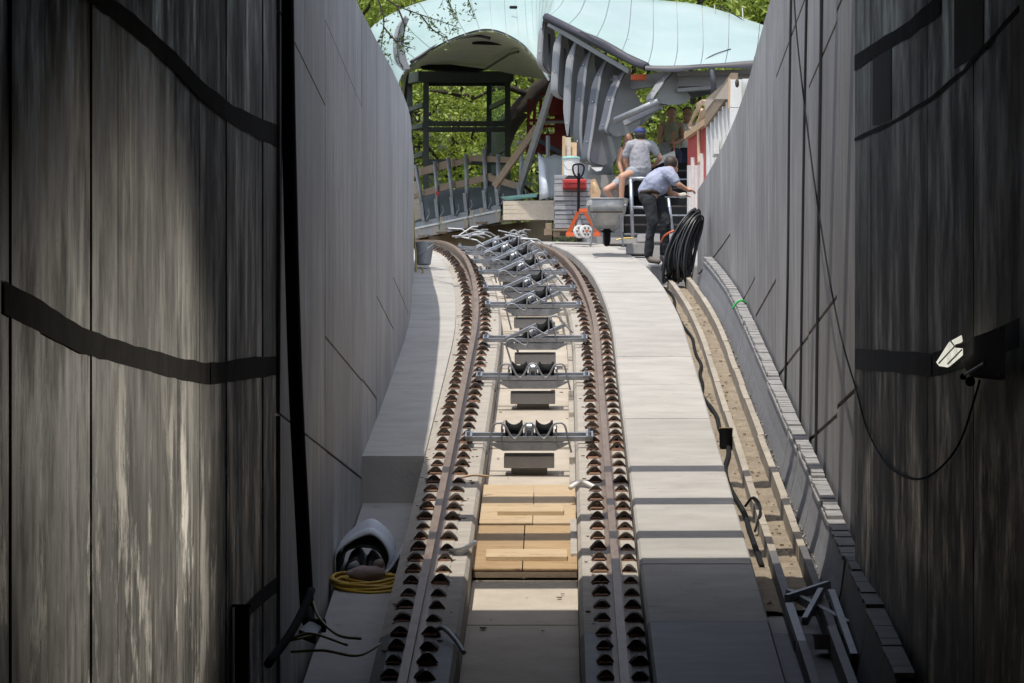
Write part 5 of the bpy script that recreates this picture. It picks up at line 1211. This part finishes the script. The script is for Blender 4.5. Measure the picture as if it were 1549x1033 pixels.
wear('shorts', 'shorts', p2, .014, [(G(968, 259), .17), (G(955, 262, -.1), .11)], [(G(962, 262), .115), (G(932, 279, -.08), .085)])
for x, y, dy in ((940.5, 304, -.24), (927, 308, -.05)): wear('shoe', 'black', p2, .012, [(G(x, y, dy), .055), (G(x - 1, y + 5, dy - .02), .05), (G(x - 6, y + 6, dy - .12), .042)])
def hair2(mb): mb.ball(G(968.5, 204, -.01), (.097, .10, .095), 12, 8)
wear('hair', 'hair', p2, .012, extra=hair2)
def cap2(mb):
    mb.ball(G(968.5, 199, 0), (.104, .115, .075), 14, 8); mb.ball(G(968.5, 199.5, .13), (.075, .07, .015), 10, 6)
wear('cap', 'bluecap', p2, .012, extra=cap2)
mb = MB(); mb.box(G(962, 276, .15), (.42, .36, .22)); mb.box(G(962, 286.5, .15), (.38, .32, .02)); c_ = mb
tag(MB().box(G(962, 281, .16), (.44, .36, .40)).build('crate', 'black', bevel=.02), 'black crate the capped man sits on', 'crate')

# -- bare-chested man crouching in the shade behind him
H = lambda x, y, dy=0: P(x, y, 56.3 + dy)
def b3(mb):
    head(mb, H(950, 212), Vector((-.5, -.6, -.5)))
    chain(mb, [(H(949, 219), .055), (H(948, 228), .11), (H(950, 245), .14), (H(956, 262), .15)])
    chain(mb, [(H(941, 228, -.05), .07), (H(936, 246, -.1), .047), (H(941, 262, -.25), .034)]); hand(mb, H(941, 262, -.25), Vector((.3, -.5, -.8)), Vector((.6, 0, 0)))
    chain(mb, [(H(957, 228, .05), .07), (H(962, 246, .1), .047), (H(955, 258, -.1), .034)]); hand(mb, H(955, 258, -.1), Vector((-.6, -.5, -.3)), side=-1)
    chain(mb, [(H(954, 264), .085), (H(934, 272, -.2), .06), (H(938, 300, .0), .042), (H(938, 303, .0), .04), (H(932, 306, -.1), .033)])
    chain(mb, [(H(960, 264), .085), (H(948, 276, -.25), .06), (H(951, 300, .0), .042), (H(951, 303, .0), .04), (H(946, 306, -.1), .033)])
p3 = person('bare-chested tanned man crouching in shade behind the seated man', H(945, 305), 'skintan', b3)
wear('shorts', 'navy', p3, .014, [(H(956, 262), .165), (H(946, 269, -.1), .11)], [(H(959, 264), .12), (H(951, 272, -.15), .09)])
def hair3(mb): mb.ball(H(951, 209, .03), (.097, .10, .09), 12, 8)
wear('hair', 'hair', p3, .012, extra=hair3); eyes(H(950, 212), Vector((-.5, -.6, -.5)), p3)

# -- two men standing under the canopy
def stander(label, x0, Yd, face, skin, top, topm, trous, armL, armR, hairm):
    K_ = lambda x, y, dy=0: P(x0 + x, y, Yd + dy)
    def bb(mb):
        head(mb, K_(0, 172), face)
        chain(mb, [(K_(0, 181), .06), (K_(0, 191), .11), (K_(0, 208), .135), (K_(-1, 226), .14)]); cap(mb, K_(-13, 191), .075, K_(13, 191), .075)
        for s_, A in ((-1, armL), (1, armR)):
            chain(mb, [(K_(14 * s_, 192), .07), (K_(*A[0]), .048), (K_(*A[1]), .034)]); hand(mb, K_(*A[1]), A[2], side=s_)
            chain(mb, [(K_(6 * s_, 230), .095), (K_(7 * s_, 266, -.03), .062), (K_(7 * s_, 300, .03), .045), (K_(7 * s_, 305, .02), .04), (K_(8 * s_, 308, -.12), .035)])
    t = person(label, K_(0, 308), skin, bb)
    ch = [[(K_(-1, 224), .165), (K_(0, 208), .155), (K_(0, 194), .135)], [(K_(-11, 192), .085), (K_(11, 192), .085)]]
    if top == 'tshirt':
        for s_, A in ((-1, armL), (1, armR)): ch.append([(K_(13 * s_, 192), .09), (K_(13 * s_, 192).lerp(K_(*A[0]), .6).x * 0 + 0 and K_(0, 0) or K_(13 * s_, 192).lerp(K_(*A[0]), .6), .072)])
    wear('shirt', topm, t, .014, *ch)
    wear('trousers', trous, t, .014, [(K_(-1, 226), .165), (K_(-1, 232), .16)], *[[(K_(6 * s_, 232), .118), (K_(7 * s_, 266, -.03), .085), (K_(7 * s_, 302, .03), .07)] for s_ in (-1, 1)])
    for s_ in (-1, 1): wear('shoe', 'shoe', t, .012, [(K_(7 * s_, 304, .02), .055), (K_(8 * s_, 307.5, -.14), .045)])
    def hh(mb): mb.ball(K_(0, 168, .02), (.094, .10, .085), 12, 8)
    wear('hair', hairm, t, .012, extra=hh); eyes(K_(0, 172), face, t); return t
stander('short-haired man in a khaki vest standing under the canopy, looking down', 1016, 60.4, Vector((.15, -1, -.5)), 'skintan', 'vest', 'khaki', 'navy', ((-19, 210, -.05), (-10, 224, -.25), Vector((.6, -.5, 0))), ((17, 210, -.05), (4, 217, -.28), Vector((-.8, -.4, 0))), 'hairbrown')
stander('dark-haired man in a white shirt standing half behind the red hut', 1040, 61.2, Vector((-.8, -.6, -.3)), 'skintan', 'tshirt', 'white', 'navy', ((-17, 211, -.08), (-14, 226, -.3), Vector((-.5, -.6, .2))), ((16, 212, 0), (14, 230, -.1), Vector((0, -.3, -1))), 'hair')

# ================================================================= TREES
def leaf(mb, c, s, d=None):
    n = Vector((random.gauss(0, 1), random.gauss(0, 1) - .5, random.gauss(0, 1) + .9)).normalized(); a = n.orthogonal().normalized()
    a = Matrix.Rotation(random.random() * 6.28, 3, n) @ a; b = n.cross(a); w_ = s * random.uniform(.35, .5)
    mb.add([c - a * s * .5, c + b * w_ * .5 + n * s * .06, c + a * s * .5, c - b * w_ * .5 + n * s * .06], [(0, 1, 2, 3)])
def tree_meshes(seed, mat, H_=10.5, crown=(2.5, 2.3, 4.4), nl=8500, ls=.17):
    random.seed(seed); tr_, lm, cr = MB(), MB(), MB()
    tp = [Vector((0, 0, -1)), Vector((.05, 0, 1.2)), Vector((.15 * random.uniform(-1, 1), .1, 3.2)), Vector((.3 * random.uniform(-1, 1), 0, 5.5)), Vector((.3 * random.uniform(-1, 1), 0, 8.5))]
    tr_.tube(cat_rom(tp, 4), [.20 - .17 * i / 16 for i in range(17)], 9)
    tips = []
    for i in range(22):
        z = random.uniform(1.6, 8); base = Vector((0, 0, z)); an = random.random() * 6.28; L_ = random.uniform(1.0, 2.4) * (1 - .05 * z)
        e = base + Vector((math.cos(an) * L_, math.sin(an) * L_, random.uniform(.3, 1.5))); m = base.lerp(e, .5) + Vector((0, 0, random.uniform(-.2, .3)))
        lm.tube(cat_rom([base, m, e], 3), [.055, .05, .045, .04, .03, .022, .012], 5); tips += [e, m, m.lerp(e, .5)]
        for _ in range(3):
            f = e + Vector((random.gauss(0, .5), random.gauss(0, .5), random.gauss(.2, .4))); lm.tube([m.lerp(e, random.random()), f], [.018, .006], 4); tips.append(f)
    cl = []
    for i in range(75):
        while True:
            q = Vector((random.uniform(-1, 1), random.uniform(-1, 1), random.uniform(-1, 1)))
            if .25 < q.length < 1: break
        cl.append((Vector((q.x * crown[0], q.y * crown[1], 5.4 + q.z * crown[2])), random.uniform(.35, .8)))
    cl += [(t_, random.uniform(.3, .55)) for t_ in tips]
    for i in range(nl):
        c, r = random.choice(cl); g_ = Vector((random.gauss(0, .5), random.gauss(0, .5), random.gauss(0, .38))) * r
        leaf(cr, c + g_, ls * random.uniform(.6, 1.25))
    return tr_.mesh('trunk', 'bark', True), lm.mesh('limbs', 'bark', True), cr.mesh('crown', mat)
kinds = [tree_meshes(31, 'leaf0'), tree_meshes(47, 'leaf1', ls=.15), tree_meshes(58, 'leaf0', crown=(2.9, 2.6, 4.0), ls=.19)]
tspots = [(-3.6, 75.5, 0, 1.0, 'yellow-green tree filling the top left corner behind the glass shell'), (-1.3, 77.5, 2, 1.0, 'bright green tree seen straight through the lift frame'),
          (.8, 75.0, 0, .95, 'bright green tree behind the leaning dark trunk'), (2.9, 78.5, 1, 1.0, 'olive tree behind the long ribs'), (4.2, 74.5, 2, .95, 'bright green tree seen between ribs and standing men'),
          (6.4, 78.0, 0, 1.1, 'yellow-green tree in the top right corner above the shell'), (-6.2, 79.0, 1, 1.05, 'olive tree behind the shaded wall top'), (9.2, 80, 2, 1.1, 'bright green tree far right behind the sunny wall'),
          (-2.4, 85.0, 1, 1.25, 'taller olive tree in the second row on the left'), (1.9, 86.5, 0, 1.3, 'taller yellow-green tree in the second row behind the ribs'), (5.6, 87.0, 1, 1.3, 'taller olive tree in the second row on the right'),
          (-6.5, 89.0, 2, 1.35, 'taller bright tree in the second row far left'), (-.4, 94, 2, 1.5, 'tallest bright tree of the back row, middle'), (4, 96, 0, 1.55, 'tallest yellow-green tree of the back row, right'), (-4.6, 96, 0, 1.5, 'tallest yellow-green tree of the back row, left'), (8.6, 95, 2, 1.5, 'tallest bright tree of the back row, far right')]
random.seed(77)
for x, y, k, s_, lab in tspots:
    t = thing('tree', (x, y, hill(x, y)), lab, 'tree', 'trees on the slope behind the station'); t.scale = (s_,) * 3; t.rotation_euler = (0, 0, random.random() * 6.28)
    for nm, me in zip(('trunk', 'limbs', 'crown'), kinds[k]):
        o = bpy.data.objects.new(nm, me); col.objects.link(o); o.parent = t
# low shrubs under them
mb = MB(); random.seed(91)
for i in range(9000):
    x = random.uniform(-8, 9); y = random.uniform(70.5, 73.5); z = hill(x, y) + abs(random.gauss(0, 1.0)) * (1.4 + noise.noise(Vector((x * .6, y * .5, 0))))
    leaf(mb, Vector((x, y, z)), random.uniform(.10, .2))
tag(mb.build('undergrowth', 'leaf1'), kind='stuff')
# leaning trunk
lt = thing('leaning_tree', P(735, 330, 71.5), 'thick dark trunk leaning to the right behind the lift frame', 'tree')
mb = MB(); mb.tube(cat_rom([P(735, 400, 71.8), P(752, 225, 71.6), P(778, 178, 71.4), P(806, 145, 71.2), P(836, 116, 71.0), P(872, 70, 71), P(900, 20, 71)], 4), [.26] * 6 + [.24 - .008 * i for i in range(19)], 12)
mb.v = [tuple(Vector(v) + Vector((.05 * noise.noise(Vector(v) * 4), 0, .05 * noise.noise(Vector(v) * 5 + Vector((9, 0, 0)))))) for v in mb.v]
mb.build('trunk', 'bark', lt, True)
mb = MB(); random.seed(19)
for p0, p1, p2 in (((806, 145, 71.2), (760, 132, 71), (716, 150, 70.8)), ((716, 150, 71), (690, 142, 71), (650, 137, 71)), ((836, 116, 71), (848, 80, 71.5), (850, 30, 72))):
    mb.tube(cat_rom([P(*p0), P(*p1), P(*p2)], 4), [.09 - .008 * i for i in range(9)], 6)
mb.build('limb', 'bark', lt, True)
mb = MB()
for i in range(1400):
    c = random.choice([P(880, 40, 71), P(850, 30, 72), P(900, -10, 71), P(690, 150, 71.2), P(655, 135, 71), P(720, 146, 71)]); leaf(mb, c + Vector((random.gauss(0, .5), random.gauss(0, .5), random.gauss(0, .35))), random.uniform(.09, .17))
mb.build('crown', 'leaf0', lt)
# tree on the bank above the shaded wall whose twigs hang into the picture
bt = thing('bank_tree', (-4.3, 49.5, 7.1), 'tree on the left bank with leafy twigs hanging before the glass shell', 'tree')
mb = MB(); mb.tube(cat_rom([Vector((-4.3, 49.5, 6.9)), Vector((-4.2, 49.4, 8.5)), Vector((-4.0, 49.2, 10.2)), P(480, -130, 48.8)], 4), [.16 - .006 * i for i in range(13)], 10); mb.build('trunk', 'bark', bt, True)
tw = [[(480, -130, 48.8), (530, -50, 48.5), (566, -14, 48.3), (600, 8, 48), (636, 22, 47.9), (672, 34, 47.8), (694, 42, 47.8)],
      [(566, -14, 48.3), (580, 24, 48.1), (578, 60, 48), (574, 90, 48)], [(600, 8, 48), (612, 40, 47.9), (608, 66, 47.9), (622, 72, 47.9)], [(580, 40, 48), (600, 62, 47.9), (618, 58, 47.9)],
      [(636, 22, 47.9), (654, 44, 47.8), (676, 58, 47.8)], [(530, -50, 48.5), (600, -40, 48.2), (666, -14, 48), (684, 14, 48), (690, 24, 48)], [(600, -40, 48.2), (680, -30, 48), (706, -4, 47.9), (716, 22, 47.9)], [(574, 60, 48), (566, 78, 48), (590, 84, 48)]]
tw += [[(480, -130, 48.8), (540, -120, 46.5), (600, -90, 45.4), (640, -60, 44.9), (690, -48, 44.6), (720, -44, 44.5)], [(600, -90, 45.4), (640, -80, 44.4), (676, -62, 43.8), (700, -50, 43.2)], [(640, -60, 44.9), (660, -40, 45.6), (690, -30, 46.2)], [(540, -120, 46.5), (600, -60, 46.3), (640, -34, 46.6), (668, -26, 46.9)]]
mb = MB(); lv = MB(); random.seed(23)
for path in tw:
    pts = cat_rom([P(*p) for p in path], 5); n = len(pts)
    mb.tube(pts, [.016 * (1 - .75 * i / n) for i in range(n)], 5)
    for i in range(max(1, n // 4), n):
        for _ in range(5):
            c = pts[i] + Vector((random.gauss(0, .06), random.gauss(0, .06), random.gauss(-.02, .06))); leaf(lv, c, random.uniform(.045, .085))
            if _ == 0: mb.tube([pts[i], c], .004, 3)
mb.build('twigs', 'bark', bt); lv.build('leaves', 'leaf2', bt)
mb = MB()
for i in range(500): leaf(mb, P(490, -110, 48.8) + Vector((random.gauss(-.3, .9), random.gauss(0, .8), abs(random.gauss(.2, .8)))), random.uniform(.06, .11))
mb.build('crown', 'leaf2', bt)
